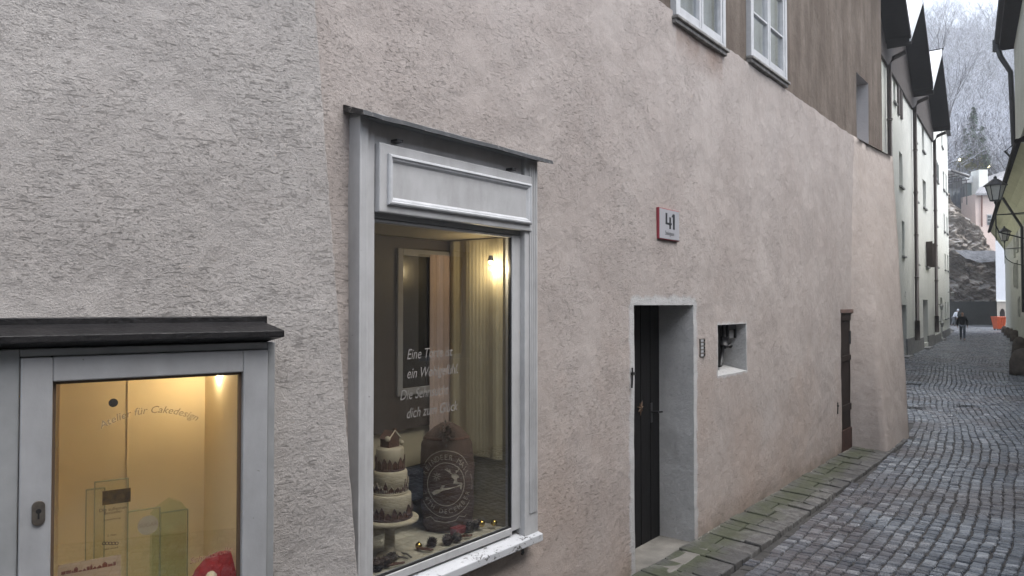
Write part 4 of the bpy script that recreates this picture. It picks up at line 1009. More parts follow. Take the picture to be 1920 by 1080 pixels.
# the 4: open stroke form, and the 1, drawn as on the plate
b.prism([(a0+wd*.30, z0+ht*.86), (a0+wd*.38, z0+ht*.86), (a0+wd*.38, z0+ht*.57), (a0+wd*.34, z0+ht*.52), (a0+wd*.30, z0+ht*.52)], 0, .0311, .0322)
glyph_box(.30, .60, .49, .555); glyph_box(.48, .56, .36, .49); glyph_box(.48, .56, .555, .74); 
glyph_box(.66, .75, .36, .86); b.prism([(a0+wd*.66, z0+ht*.86), (a0+wd*.66, z0+ht*.77), (a0+wd*.61, z0+ht*.74), (a0+wd*.61, z0+ht*.79)], 0, .0311, .0322)
add_text(b, 'Steingasse', lambda u, v: (.0318, ca+u, z0+ht*.15+v), ht*.20, 0, 'CENTER', 0, .80)
b.build('lettering', M['dark_text'], sg_)
# bell panel
a0, a1 = F2.hit(1311.5, 650, .01)[0], F2.hit(1321, 650, .01)[0]; z0, z1 = F2.hit(1316, 669, .01)[1], F2.hit(1316, 635, .01)[1]
bp = thing('doorbell_panel', 'narrow metal doorbell panel between the old door and the meter niche', 'doorbell', F2, (0, (a0+a1)/2, z0))
b = MB(); b.box(0, .018, a0, a1, z0, z1); b.build('plate', M['steel'], bp, bevel=.002)
for k in range(5):
    zc_ = z0+(z1-z0)*(k+.5)/5; b = MB(); b.box(.018, .020, a0+.012, a0+(a1-a0)*.62, zc_-.011, zc_+.010); nm = b.build('name_card', M['curtain'], bp)
    b = MB(); b.lathe((0, 0, 0), [(.0075, 0), (.006, .006)], 10); b.v = [(.018+p[2], a1-.018+p[0], zc_+p[1]) for p in b.v]; b.build('button', M['black'], bp)
# straw star on the dark door
s_, z_ = F2.hit(1201, 765, -.32); b = MB(); rr = random.Random(1)
for k in range(7):
    an = 2*math.pi*k/7+.2; L2 = .075 if k % 2 else .055
    i = len(b.v); b.v += [(-.322, s_+.018*math.cos(an-.45), z_+.018*math.sin(an-.45)), (-.318, s_+L2*math.cos(an), z_+L2*math.sin(an)), (-.322, s_+.018*math.cos(an+.45), z_+.018*math.sin(an+.45)), (-.304, s_, z_)]
    b.f += [(i, i+1, i+3), (i+1, i+2, i+3), (i, i+2, i+1)]
thing_mesh(b, 'straw_star', pmat('straw', (.14, .085, .05), .8, .2, 20), 'small straw star hanging on the dark door', 'ornament', F2)

# ================================================================== the row of pale houses down the lane
M['row_wall'] = plaster('pale_green_white_render', (.60, .615, .58), (.70, .71, .675), .5)
M['white_wall'] = plaster('white_render', (.70, .72, .68), (.80, .81, .77), .5)
M['plinth'] = pmat('grey_plinth', (.28, .28, .28), .85, .2, 3, .4, 20)
M['roof_wood'] = pmat('dark_eaves_boards', (.014, .010, .009), .9, .3, 3, .4, 14, stretch=(1, 5, 1), spec=.1)
M['cladding'] = pmat('grey_brown_cladding', (.085, .07, .065), .85, .25, 2, .3, 14, stretch=(1, 6, .4))
M['snow'] = pmat('thin_snow', (.70, .72, .74), .8, .06, 2, .2, 20)
M['frame_dim'] = pmat('grey_window_frame', (.33, .34, .33), .6, .1)
M['shutter'] = pmat('brown_shutter', (.055, .038, .032), .7, .2)
PLW = {}
def facade(F, parent, s0, s1, z1, wins, mat, depth=.22, back=7.0, name='wall', z0=-.1, plinth=0):
    """wins: (kind, s0, s1, z0, z1); the wall keeps a real opening for each"""
    hs_ = [w_[1:5] for w_ in wins]
    S = lines(s0, s1, .5, [x for h in hs_ for x in h[:2]]); Z = lines(z0, z1, .5, [x for h in hs_ for x in h[2:]])
    b = MB(); grid_wall(b, S, Z, hs_, lambda a, z: wnoise(a, z, .015, .8, 4))
    for h in hs_: reveal(b, h, S, Z, depth, lambda a, z: wnoise(a, z, .015, .8, 4))
    b.quad((0, s0, z0), (-back, s0, z0), (-back, s0, z1), (0, s0, z1)); b.quad((0, s1, z0), (-back, s1, z0), (-back, s1, z1), (0, s1, z1)); b.quad((-back, s0, z0), (-back, s1, z0), (-back, s1, z1), (-back, s0, z1)); b.quad((0, s0, z1), (-back, s0, z1), (-back, s1, z1), (0, s1, z1))
    b.build(name, mat, parent)
    if plinth:
        b = MB(); cuts = sorted([(h[0], h[1]) for h in hs_ if h[2] < plinth]); x = s0
        for c0, c1 in cuts + [(s1, s1)]:
            if c0 > x: b = MB(); b.box(-.05, .04, x, c0, -.1, plinth); b.build('plinth', M['plinth'], parent, bevel=.01)
            x = c1
    for (kind, a0, a1, y0, y1) in wins:
        w_, h_ = a1-a0, y1-y0
        if kind in ('win', 'small'):
            b = MB(); t = .055
            b.box(-depth, -depth+.06, a0, a0+t, y0, y1); b.box(-depth, -depth+.06, a1-t, a1, y0, y1); b.box(-depth, -depth+.058, a0+t, a1-t, y0, y0+t); b.box(-depth, -depth+.058, a0+t, a1-t, y1-t, y1)
            b.box(-depth, -depth+.055, (a0+a1)/2-.03, (a0+a1)/2+.03, y0+t, y1-t); b.box(-depth, -depth+.05, a0+t, a1-t, y0+h_*.62, y0+h_*.62+.04)
            f = b.build('window', M['frame_dim'], parent); b = MB(); b.box(-depth+.01, -depth+.02, a0+t, a1-t, y0+t, y1-t); b.build('pane', M['glass_dark'], f)
            b = MB(); b.box(-.02, .09, a0-.06, a1+.06, y0-.07, y0-.0); b.build('sill', M['plinth'], f)
        elif kind == 'grille':
            b = MB(); b.box(-depth, -depth+.03, a0, a1, y0, y1); f = b.build('window', M['glass_dark'], parent); b = MB()
            for k in range(5): b.box(-.05, -.03, a0+w_*(k+.5)/5-.012, a0+w_*(k+.5)/5+.012, y0, y1)
            for k in range(6): b.box(-.051, -.031, a0, a1, y0+h_*(k+.5)/6-.012, y0+h_*(k+.5)/6+.012)
            b.build('grille', M['iron'], f)
        elif kind == 'door':
            b = MB(); b.box(-depth, -depth+.06, a0, a1, y0, y1); f = b.build('door', M['door_brown'], parent)
            b = MB(); b.box(-depth+.06, -depth+.10, a0+.08, a0+.13, y0+1.0, y0+1.2); b.build('handle', M['iron'], f)
            b = MB(); b.box(-.2, .25, a0-.05, a1+.05, -.1, .07); b.build('doorstep', M['plinth'], parent)
def pxw(F, kind, x0, y0, x1, y1):
    yc = (y0+y1)/2; a0, a1 = F.hit(x0, yc)[0], F.hit(x1, yc)[0]
    return (kind, a0, a1, max(F.hit((x0+x1)/2, y1)[1], .05 if kind == 'door' else -9), F.hit((x0+x1)/2, y0)[1])
def gable(F, parent, s0, s1, ze, za, out=.85, back=7, th=.16):
    sm_ = (s0+s1)/2
    def slab(sa, za_, sb_, zb_, t0, t1, n0, n1):
        return [(n0, sa, za_+t0), (n1, sa, za_+t0), (n1, sb_, zb_+t0), (n0, sb_, zb_+t0), (n0, sa, za_+t1), (n1, sa, za_+t1), (n1, sb_, zb_+t1), (n0, sb_, zb_+t1)]
    b = MB(); b.hexa(slab(s0-.1, ze, sm_, za, 0, th, -back, out)); b.hexa(slab(sm_, za, s1+.1, ze, 0, th, -back, out)); b.build('roof', M['roof_wood'], parent)
    rf = MB(); rf.hexa(slab(s0-.1, ze, sm_, za, th, th+.05, -back, out)); rf.hexa(slab(sm_, za, s1+.1, ze, th, th+.05, -back, out)); rf.build('roof_snow', M['snow'], parent)
    v = MB(); v.hexa(slab(s0-.12, ze, sm_, za, -.10, th+.08, out, out+.05)); v.build('verge_board', pmat('pale_verge_metal', (.62, .64, .66), .45, .05), parent)
    v = MB(); v.hexa(slab(sm_, za, s1+.12, ze, -.14, th+.0, out, out+.05)); v.box(-back, out+.05, s1+.0, s1+.14, ze-.16, ze+.05); v.build('verge_board', M['roof_wood'], parent)
    v = MB(); v.prism([(s0, ze-.05), (s1, ze-.05), (s1, ze), (sm_, za), (s0, ze)], 0, -.0, .06); v.box(0, .09, s0, s1, ze-.75, ze-.04); v.build('gable_cladding', M['cladding'], parent)
    v = MB(); v.box(-back, out+.12, sm_-.04, sm_+.04, za+th+.02, za+th+.08); v.build('ridge', M['roof_wood'], parent)
def pipe(F, parent, s_, z0, z1, n=.14, r=.085, bend=True):
    b = MB(); pts = [(n, s_, z0), (n, s_, z1)]
    if bend: pts += [(n+.15, s_, z1+.25), (n+.55, s_, z1+.4)]
    b.tube(pts, r, 10)
    for k in range(1, 5): b.tube([(n, s_, z0+(z1-z0)*k/5-.03), (n, s_, z0+(z1-z0)*k/5+.03)], r*1.25, 10)
    b.tube([(n, s_, z0-.9), (n, s_, z0)], r*1.3, 10)
    b.build('downpipe', pmat('dark_brown_downpipe', (.045, .032, .030), .5, .2), parent, smooth=True)
EH = 11.95
sA0 = -7.9; sB1 = 8.95
u0 = thing('house', 'pale house under the nearest dark gable, mostly hidden by the pink one', 'house', FR, (0, -12, 0))
facade(FR, u0, -16.6, sA0, EH, [], M['row_wall'], plinth=.6); gable(FR, u0, -16.6, sA0, EH, 14.6); pipe(FR, u0, sA0+.1, 1.0, EH-.8)
uA = thing('house', 'pale house under the second dark gable, small shuttered window up high', 'house', FR, (0, -4, 0))
WA = [pxw(FR, 'win', 1686, 287, 1692, 350), pxw(FR, 'win', 1691, 415, 1696, 480), pxw(FR, 'win', 1675, 152, 1679, 192), pxw(FR, 'door', 1691, 572, 1700, 668)]
facade(FR, uA, sA0, 0, EH, WA, M['row_wall'], plinth=.75); gable(FR, uA, sA0, 0, EH, 14.7); pipe(FR, uA, -.05, 1.5, EH-.7)
b = MB(); w_ = pxw(FR, 'win', 1682, 165, 1690, 218); b.box(.01, .06, w_[1], w_[1]+.5, w_[3], w_[4]); b.box(.01, .06, w_[2]-.45, w_[2], w_[3], w_[4]); b.build('shutter', M['shutter'], uA)
b = MB(); p = FR.hit(1696, 553); add_text(b, '47', lambda u, v: (.03, p[0]+u, p[1]-.2+v), .5); b.build('painted_number', pmat('faded_paint', (.30, .31, .30), .9), uA)
uB = thing('house', 'pale house under the third dark gable, one window with open brown shutters', 'house', FR, (0, 4, 0))
WB = [pxw(FR, 'win', 1712, 214, 1717, 264), pxw(FR, 'win', 1728.5, 238, 1733, 284), pxw(FR, 'win', 1714, 320, 1720, 376), pxw(FR, 'win', 1730.5, 339, 1736, 390), pxw(FR, 'win', 1716.5, 444, 1721.5, 495), pxw(FR, 'win', 1736, 455, 1741, 500), pxw(FR, 'grille', 1717.5, 566, 1723, 612), pxw(FR, 'door', 1731, 562, 1740, 643)]
facade(FR, uB, 0, sB1, EH+.1, WB, M['row_wall'], depth=.3, plinth=.6); gable(FR, uB, 0, sB1, EH+.1, 14.9); pipe(FR, uB, sB1-.1, 1.6, EH-.6)
w_ = WB[5]
for sgn, a in ((-1, w_[1]), (1, w_[2])):
    b = MB(); b.hexa([(.02, a, w_[3]), (.32, a+sgn*.16, w_[3]), (.32, a+sgn*.20, w_[3]), (.02, a+sgn*.05, w_[3]), (.02, a, w_[4]), (.32, a+sgn*.16, w_[4]), (.32, a+sgn*.20, w_[4]), (.02, a+sgn*.05, w_[4])]); b.build('shutter', M['shutter'], uB)
uC = thing('house', 'tall bright white house closing the left row, small barred window', 'house', FC, (0, 8, 0))
WC = [pxw(FC, 'win', 1751, 303, 1758, 336), pxw(FC, 'win', 1752.5, 387, 1756.5, 422), pxw(FC, 'win', 1754, 468, 1758.5, 500), pxw(FC, 'door', 1763.5, 558, 1767, 634)] + [pxw(FC, 'win', x, y0, x+2.2, y1) for x, y0, y1 in ((1768, 322, 356), (1773, 328, 362), (1769.5, 402, 434), (1774.5, 408, 438), (1771, 476, 506), (1776, 478, 508), (1771.5, 566, 598), (1776.5, 566, 596), (1765, 246, 276))]
facade(FC, uC, .05, 17.0, 14.9, WC, M['white_wall'], depth=.14, plinth=.5)
b = MB(); b.box(-7.2, .25, -.05, 17.15, 14.9, 15.05); b.build('roof', M['slate'], uC)
b = MB()
for k in range(4):
    w_ = WC[0]; b.box(.0, .09, w_[1]+(w_[2]-w_[1])*(k+.5)/4-.02, w_[1]+(w_[2]-w_[1])*(k+.5)/4+.02, w_[3], w_[4])
b.build('grille', M['frame_dim'], uC)
for k, (x, y) in enumerate(((1754, 572), (1755, 604), (1777, 548))):
    p = FC.hit(x, y); t = thing('wall_lamp', ('small lantern on the white house above the lane end', 'lower small box lamp on the white house', 'small bracket lamp at the far corner of the white house')[k], 'lamp', FC, (0, p[0], p[1]))
    b = MB(); b.tube([(0, p[0], p[1]), (.3, p[0], p[1]+.05)], .02, 6); b.build('bracket', M['iron'], t); b = MB(); b.lathe((.3, p[0], p[1]-.28), [(.05, 0), (.10, .22), (.12, .24), (.02, .33)], 8); b.build('lantern', M['frame_dim'], t)

# ================================================================== right-hand side
M['r_wall'] = plaster('grey_cream_render', (.46, .46, .40), (.56, .56, .50), .5)
M['r_cove'] = plaster('yellow_cream_cove', (.42, .41, .27), (.50, .49, .33), .5)
# FE: n > 0 points away from the lane on this side
def sE(Y): return (Y-59.0)/FE.u.y
r1 = thing('house', 'long cream grey house on the right with a flared cove under its eaves', 'house', FE, (0, sE(45), 0))
EZ_ = 8.06; b = MB(); NSg = 60; s0, s1 = sE(26), 0.0
prof = [(0, -.1), (0, .8), (0, 2), (0, 3.5), (0, 5.0), (0, 6.0), (-.04, 6.5), (-.14, 6.95), (-.32, 7.4), (-.58, 7.75), (-.92, 8.0)]
prof = [(n, z) for n, z in prof]
for k in range(NSg):
    x0, x1 = s0+(s1-s0)*k/NSg, s0+(s1-s0)*(k+1)/NSg
    for (n0, z0), (n1, z1) in zip(prof, prof[1:]): b.quad((n0, x0, z0), (n1, x0, z1), (n1, x1, z1), (n0, x1, z0))
for x in (s0, s1): b.f.append(tuple(len(b.v)+k for k in range(len(prof)+2))); b.v += [(n, x, z) for n, z in prof] + [(7, x, 8.0), (7, x, -.1)]
b.build('wall', M['r_wall'], r1)
b = MB(); zc0 = 6.0
for k in range(NSg):
    x0, x1 = s0+(s1-s0)*k/NSg, s0+(s1-s0)*(k+1)/NSg
    pc_ = [(n-.012, z) for n, z in prof[6:]]
    for (n0, z0), (n1, z1) in zip(pc_, pc_[1:]): b.quad((n0, x0, z0), (n1, x0, z1), (n1, x1, z1), (n0, x1, z0))
b.quad((0, s1+.01, 6.5), (-.93, s1+.01, 8.02), (1.5, s1+.01, 8.02), (1.5, s1+.01, 6.5))
b.build('cove', M['r_cove'], r1, smooth=True)
b = MB(); b.hexa([(-1.02, s0, 8.0), (7, s0, 11.6), (7, s1+.2, 11.6), (-1.02, s1+.2, 8.0), (-1.02, s0, 8.14), (7, s0, 11.8), (7, s1+.2, 11.8), (-1.02, s1+.2, 8.14)]); b.tube([(-1.05, s0, 8.06), (-1.05, s1+.2, 8.06)], .09, 8); b.build('roof', M['roof_wood'], r1)
for (x, y0, y1, hs2) in ((1903.5, 440, 480, 0), (1909, 425, 470, 0), (1903, 498, 535, 0), (1908, 492, 538, 0), (1901, 385, 410, 0), (1912, 560, 590, 0)):
    a = FE.hit(x, (y0+y1)/2)[0]; z0, z1 = FE.hit(x, y1)[1], FE.hit(x, y0)[1]
    b = MB(); b.box(-.09, .02, a-.65, a+.65, z0-.1, z0); b.box(-.07, .02, a-.65, a-.5, z0, z1); b.box(-.07, .02, a+.5, a+.65, z0, z1); b.box(-.07, .02, a-.65, a+.65, z1, z1+.12)
    f = b.build('window', pmat('pale_window_surround', (.50, .50, .45), .8), r1); b = MB(); b.box(-.02, .015, a-.5, a+.5, z0, z1); b.build('pane', M['glass_dark'], f)
b = MB(); a = FE.hit(1918, 500, -.1)[0]; b.tube([(-.12, a, FE.hit(1918, 585)[1]), (-.12, a, 6.3), (-.95, a, 7.9)], .07, 8); b.build('downpipe', M['iron'], r1)
# nearer, taller house whose upper storey juts out above the eaves of the cream one
r0 = thing('house', 'tall grey green house on the right edge with a jutting upper storey', 'house', FE, (0, sE(28), 0))
jn = FE.loc(at(1903, 200, 29.5))[0]; js = FE.loc(at(1903, 200, 29.5))[1]
b = MB(); b.box(jn, 6.5, js-14, js, 8.25, 13.3); b.build('upper_storey', M['r_wall'], r0)
b = MB(); b.box(.02, 6.5, js-14, js-3.2, -.1, 8.25); b.build('wall', M['r_wall'], r0)
b = MB(); b.prism([(jn-.62, 12.8), (jn-.5, 12.7), (6, 15.4), (6, 15.7), (jn-.65, 13.0)], 1, js-14, js+.4); b.box(jn-.5, jn+.2, js-14, js+.35, 12.5, 12.9); b.build('roof', M['roof_wood'], r0)
b = MB(); b.tube([(jn-.55, js+.3, 12.7), (jn-.45, js+.12, 12.2), (jn-.12, js+.05, 11.5), (jn-.05, js+.05, 8.6)], .10, 10); b.tube([(jn-.55, js+.32, 12.5), (jn-.55, js+.32, 12.95)], .17, 10)
b.tube([(jn-.05, js+.05, 8.6), (jn-.35, js+.05, 8.35), (jn-.1, js+.05, 8.0)], .05, 8); b.build('downpipe', M['iron'], r0)
b = MB(); b.prism([(jn, 12.5), (jn-.45, 12.6), (jn-.45, 12.75), (jn, 12.75)], 1, js-14, js+.1); b.build('cornice', M['roof_wood'], r0)

# bracket lanterns
def lantern(px, py_top, py_bot, Y, label, wall_n):
    top, bot = at(px, py_top, Y), at(px, py_bot, Y); H = top.z-bot.z; cx_, cy_ = top.x, top.y
    l_ = FE.loc(Vector((cx_, cy_, 0))); n, a = l_[0], l_[1]; z = bot.z
    t = thing('wall_lantern', label, 'street lamp', FE, (n, a, z), 'lanterns on brackets along the lane')
    r_ = H*.37
    b = MB(); sq = 6
    b.lathe((n, a, z), [(r_*.5, 0), (r_*.5, .03), (.001, .03)], sq); b.lathe((n, a, z-.10), [(.02, 0), (.05, .05), (.03, .1)], 8)
    for k in range(sq):
        an = 2*math.pi*k/sq; b.tube([(n+r_*.48*math.cos(an), a+r_*.48*math.sin(an), z), (n+r_*.95*math.cos(an), a+r_*.95*math.sin(an), z+H*.62)], .013, 5)
    b.build('frame', M['iron'], t)
    b = MB(); b.lathe((n, a, z+H*.60), [(r_*1.12, 0), (r_*1.12, .025), (r_*.62, H*.17), (r_*.30, H*.27), (r_*.16, H*.30), (r_*.16, H*.36), (.005, H*.42)], sq); b.build('cap', M['iron'], t)
    b = MB(); b.lathe((n, a, z+.03), [(r_*.46, 0), (r_*.90, H*.57)], sq); b.build('glass', pmat('milky_lantern_glass', (.50, .50, .47), .25, .08), t)
    L2 = wall_n-n
    b = MB(); b.tube([(n, a, z-.08), (n, a, z-.75), (n+.08, a, z-.95), (n+L2*.35, a, z-1.15), (n+L2, a, z-1.35)], .022, 6); b.tube([(n, a, z-.42), (n+L2, a, z-.36)], .016, 6); b.tube([(n, a, z-.42), (n+L2, a+.35, z-.42)], .012, 6); b.tube([(n, a, z-.75), (n, a, z-1.2)], .014, 6)
    b.box(n+L2-.03, n+L2, a-.06, a+.06, z-1.45, z-.3); b.build('bracket', M['iron'], t)
lantern(1866, 330, 377, 22.5, 'larger nearer black lantern on a long curved bracket', .02)
lantern(1883, 424, 452, 39.5, 'smaller black lantern further down on its bracket', .0)
# guard stones
for k, (x, y, h, r_, lb) in enumerate(((1916, 703, .86, .34, 'largest and nearest dark guard stone at the right edge'), (1912, 664, .80, .30, 'second guard stone from the camera, behind the largest'), (1903, 640, .72, .27, 'third guard stone from the camera along the right wall'), (1896, 633, .66, .25, 'fourth guard stone from the camera along the right wall'), (1890, 629, .60, .25, 'fifth guard stone from the camera along the right wall'), (1884, 624, .58, .25, 'farthest guard stone, next to the orange skip'))):
    p = ground(x, y); l_ = FE.loc(p); b = MB()
    b.lathe((l_[0], l_[1], -.02), [(r_*1.02, 0), (r_, h*.2), (r_*.93, h*.5), (r_*.80, h*.75), (r_*.55, h*.92), (r_*.25, h*.99), (.01, h)], 20); b.rough(.05, 3.5, k)
    thing_mesh(b, 'guard_stone', M.setdefault('guard', pmat('weathered_brown_stone', (.13, .105, .085), .85, .35, 5, .7, 25)), lb, 'guard stone', FE, 'guard stones along the right wall', smooth=True)
# orange skip
p = ground(1873, 619); sk_ = thing('waste_skip', 'orange tapering waste skip at the far end of the lane', 'skip', WF, (p.x, p.y, 0))
M['orange'] = pmat('orange_paint', (.62, .11, .035), .5, .15, 5)
b = MB(); w0, w1, hh = .30, .42, 1.15; z0 = .12; d0, d1 = .30, .42
o8 = [(p.x-w0, p.y-d0, z0), (p.x+w0, p.y-d0, z0), (p.x+w0, p.y+d0, z0), (p.x-w0, p.y+d0, z0), (p.x-w1, p.y-d1, hh), (p.x+w1, p.y-d1, hh), (p.x+w1, p.y+d1, hh), (p.x-w1, p.y+d1, hh)]
for f in ((0,1,5,4), (1,2,6,5), (2,3,7,6), (3,0,4,7), (0,3,2,1)): b.quad(*[o8[k] for k in f])
b.build('tub', M['orange'], sk_)
b = MB()
for q0, q1 in ((4, 5), (5, 6), (6, 7), (7, 4)): b.tube([o8[q0], o8[q1]], .045, 6)
for k in (-.6, 0, .6): b.tube([(p.x+w0*k, p.y-d0-.02, z0), (p.x+w1*k, p.y-d1-.02, hh)], .025, 6)
b.build('rim', M['orange'], sk_)
for sx_ in (-1, 1):
    for sy_ in (-1, 1):
        b = MB(); b.tube([(p.x+sx_*.24-.03, p.y+sy_*.22, .07), (p.x+sx_*.24+.03, p.y+sy_*.22, .07)], .075, 10); b.build('wheel', M['black'], sk_)
# drains
for (x0, x1, y, lb) in ((1703, 1737, 765, 'dark slot drain nearer the pink pier'), (1700, 1727, 720, 'dark slot drain further along the left edge of the lane'), (1793, 1828, 761, 'small dark drain in the middle of the lane')):
    p0, p1 = ground(x0, y), ground(x1, y+2); d = (p1-p0).normalized(); l = (p1-p0).length; b = MB()
    t = thing('drain_cover', lb, 'drain', WF, tuple(p0.lerp(p1, .5)))
    nrm = Vector((-d.y, d.x, 0)); z3 = Vector((0, 0, 1))
    def q8(a0, a1, c0, c1, z0, z1): return [tuple(p0+d*a+nrm*c+z3*z) for z in (z0, z1) for a, c in ((a0, c0), (a1, c0), (a1, c1), (a0, c1))]
    b.hexa(q8(0, l, -.12, -.09, -.03, .016)); b.hexa(q8(0, l, .09, .12, -.03, .016)); b.build('frame', M['iron'], t)
    b = MB(); k = 0
    while k*.05 < l-.02: b.hexa(q8(k*.05, k*.05+.025, -.09, .09, -.02, .013)); k += 1
    b.build('grate', M['black'], t)

# ================================================================== houses across the lane (seen only as reflections, and they shade the near wall)
M['opp'] = plaster('dull_ochre_render', (.40, .36, .31), (.50, .46, .41), .6)
FO = Frame(F2.pt(4.6, 0, 0).x, F2.pt(4.6, 0, 0).y, 37.9)
def opp(F, s0, s1, h, label, wins):
    t = thing('house', label, 'house', F, (0, (s0+s1)/2, 0))
    S = lines(s0, s1, .6, [x for w_ in wins for x in w_[:2]]); Z = lines(-.1, h, .6, [x for w_ in wins for x in w_[2:]])
    b = MB(); grid_wall(b, S, Z, wins)
    for w_ in wins: reveal(b, w_, S, Z, -.2)
    for s_ in (s0, s1): b.quad((0, s_, -.1), (6, s_, -.1), (6, s_, h), (0, s_, h))
    b.quad((6, s0, -.1), (6, s1, -.1), (6, s1, h), (6, s0, h)); b.build('wall', M['opp'], t)
    for (a0, a1, z0, z1) in wins:
        b = MB(); t_ = .07
        b.box(.10, .16, a0, a0+t_, z0, z1); b.box(.10, .16, a1-t_, a1, z0, z1); b.box(.10, .16, a0+t_, a1-t_, z0, z0+t_); b.box(.10, .16, a0+t_, a1-t_, z1-t_, z1); b.box(.09, .15, (a0+a1)/2-.04, (a0+a1)/2+.04, z0+t_, z1-t_)
        f = b.build('window', M['paint_white'], t); b = MB(); b.box(.13, .14, a0, a1, z0, z1); b.build('pane', M['glass_dark'], f)
    b = MB(); b.prism([(-.5, h-.1), (6, h+1.2), (6, h+1.5), (-.55, h+.1)], 1, s0, s1); b.build('roof', M['slate'], t)
opp(FO, -9, 8, 5.0, 'dull ochre house opposite the shop window, mirrored in its pane', [(x, x+1.1, z, z+1.6) for x in (-6.5, -3.5, -.5, 2.2, 5.0) for z in (1.4,)])
pq = F2.pt(4.6, 8, 0); dq = Vector((16.2, 21.2, 0))-pq; FO2 = Frame(pq.x, pq.y, math.degrees(math.atan2(dq.x, dq.y)))
opp(FO2, .02, dq.length, 6.0, 'grey ochre house opposite the old doors, beyond the right edge', [(x, x+1.1, z, z+1.6) for x in (1.5, 4.5, 7.5, 10.5, 13.0) for z in (1.2, 3.9)])

# ================================================================== end of the lane: rock, fence, houses on top
# rock face
rk, rn_, B_, N_, L_ = newmat('wet_rock'); v_ = mapped(N_, L_)
sr_ = N_('Mapping'); sr_.inputs['Rotation'].default_value = (0, R(-40), 0); L_(v_, sr_.inputs['Vector']); st_ = N_('Mapping'); st_.inputs['Scale'].default_value = (.5, .8, 2.6); L_(sr_.outputs[0], st_.inputs['Vector'])
f1_ = noise_node(N_, L_, st_.outputs[0], .7, 10, .72, .5); f2_ = noise_node(N_, L_, v_, .35, 7, .65)
cR = ramp(N_, L_, f1_, [(.34, (.055, .044, .036)), (.44, (.19, .155, .125)), (.55, (.34, .295, .25)), (.68, (.50, .47, .43))])
cR = mixc(N_, L_, ramp(N_, L_, f2_, [(.5, (0, 0, 0)), (.7, (.7, .7, .7))]), cR, (.07, .058, .035))
sxz = N_('NewGeometry'); sx = N_('SeparateXYZ'); L_(sxz.outputs['Normal'], sx.inputs[0])
cR = mixc(N_, L_, ramp(N_, L_, mth(N_, L_, 'ADD', sx.outputs[2], mth(N_, L_, 'MULTIPLY', noise_node(N_, L_, v_, 2, 5), .4)), [(.85, (0, 0, 0)), (1.0, (.45, .45, .45))]), cR, (.45, .47, .50))
L_(cR, B_.inputs['Base Color']); B_.inputs['Roughness'].default_value = .75
bb = N_('Bump'); bb.inputs['Strength'].default_value = 1; bb.inputs['Distance'].default_value = .5; L_(f1_, bb.inputs['Height']); L_(bb.outputs[0], B_.inputs['Normal'])
def ridge_z(x):   # rock crest, from the photograph, x in metres at about 86 m
    P = [(40, 16.5), (49.5, 15.8), (51.2, 15.2), (52.4, 12.6), (53.6, 11.6), (54.6, 10.4), (55.6, 8.6), (56.6, 7.2), (58, 6.4), (64, 6)]
    for (a, za), (b_, zb_) in zip(P, P[1:]):
        if a <= x <= b_: return za+(zb_-za)*(x-a)/(b_-a)
    return P[0][1] if x < P[0][0] else P[-1][1]
b = MB(); NXR, NZR = 230, 170
for j in range(NZR+1):
    for i in range(NXR+1):
        x = 38+26*i/NXR; zt_ = ridge_z(x)+.5*noise.noise(Vector((x*.8, 0, 3))); z = -.2+(zt_+.2)*j/NZR
        y = 84+ z*.16 + 2.2*noise.fractal(Vector((x*.16+z*.12, z*.16-x*.05, 1)), 1, 2, 5) 
        # slanting beds
        bed = (z*.9 + (x-48)*.75)*.9; y += .30*abs(math.sin(bed*.8+noise.noise(Vector((x*.3, z*.3, 0)))*2)) + .45*noise.fractal(Vector((x*.7+z*.5, z*1.6-x*.9, 5)), .9, 2.1, 6) + .35*abs(noise.noise(Vector((x*1.1+z*1.1, z*2.6-x*2.0, 9))))
        if z < 4.2+.6*math.sin(x): y += min(.7, (4.2+.6*math.sin(x)-z)*.4)
        d_ = (z-(8.2+.25*(52-x)))   # shelf
        if -.5 < d_ < 0: y -= .3
        b.v.append((x+.3*noise.noise(Vector((x, z, 8))), y, z))
for j in range(NZR):
    for i in range(NXR):
        k = j*(NXR+1)+i; b.f.append((k, k+1, k+NXR+2, k+NXR+1))
i0 = len(b.v)
for i in range(NXR+1): v0 = b.v[NZR*(NXR+1)+i]; b.v.append((v0[0], v0[1]+14, v0[2]+1.5))
for i in range(NXR): b.f.append((NZR*(NXR+1)+i, NZR*(NXR+1)+i+1, i0+i+1, i0+i))
o = b.build('rock_face', rk); tag(o, 'steep layered rock cliff closing the end of the lane', kind='structure')
# fence at the foot of the rock
ft = thing('fence', 'dark green board fence along the foot of the rock cliff', 'fence', WF, (51, 82.5, 0))
b = MB(); x = 44.0; rr = random.Random(6)
while x < 58: b.box(x, x+.20, 82.4, 82.45, 0.02, 2.55+rr.uniform(-.05, .05)) if False else b.hexa([(x, 82.4, .02), (x+.2, 82.4, .02), (x+.2, 82.45, .02), (x, 82.45, .02), (x, 82.4, 2.6+rr.uniform(-.04, .04)), (x+.2, 82.4, 2.6), (x+.2, 82.45, 2.6), (x, 82.45, 2.6)]); x += .215
b.build('boards', pmat('dark_green_boards', (.022, .027, .022), .8, .3, 2), ft)
for k in range(7): b = MB(); b.box(44+k*2.2, 44.12+k*2.2, 82.46, 82.58, 0, 2.8); b.build('post', M['iron'], ft)
b = MB(); b.box(44, 58, 82.455, 82.50, .5, .6); b.box(44, 58, 82.455, 82.50, 2.0, 2.1); b.build('rail', M['iron'], ft)
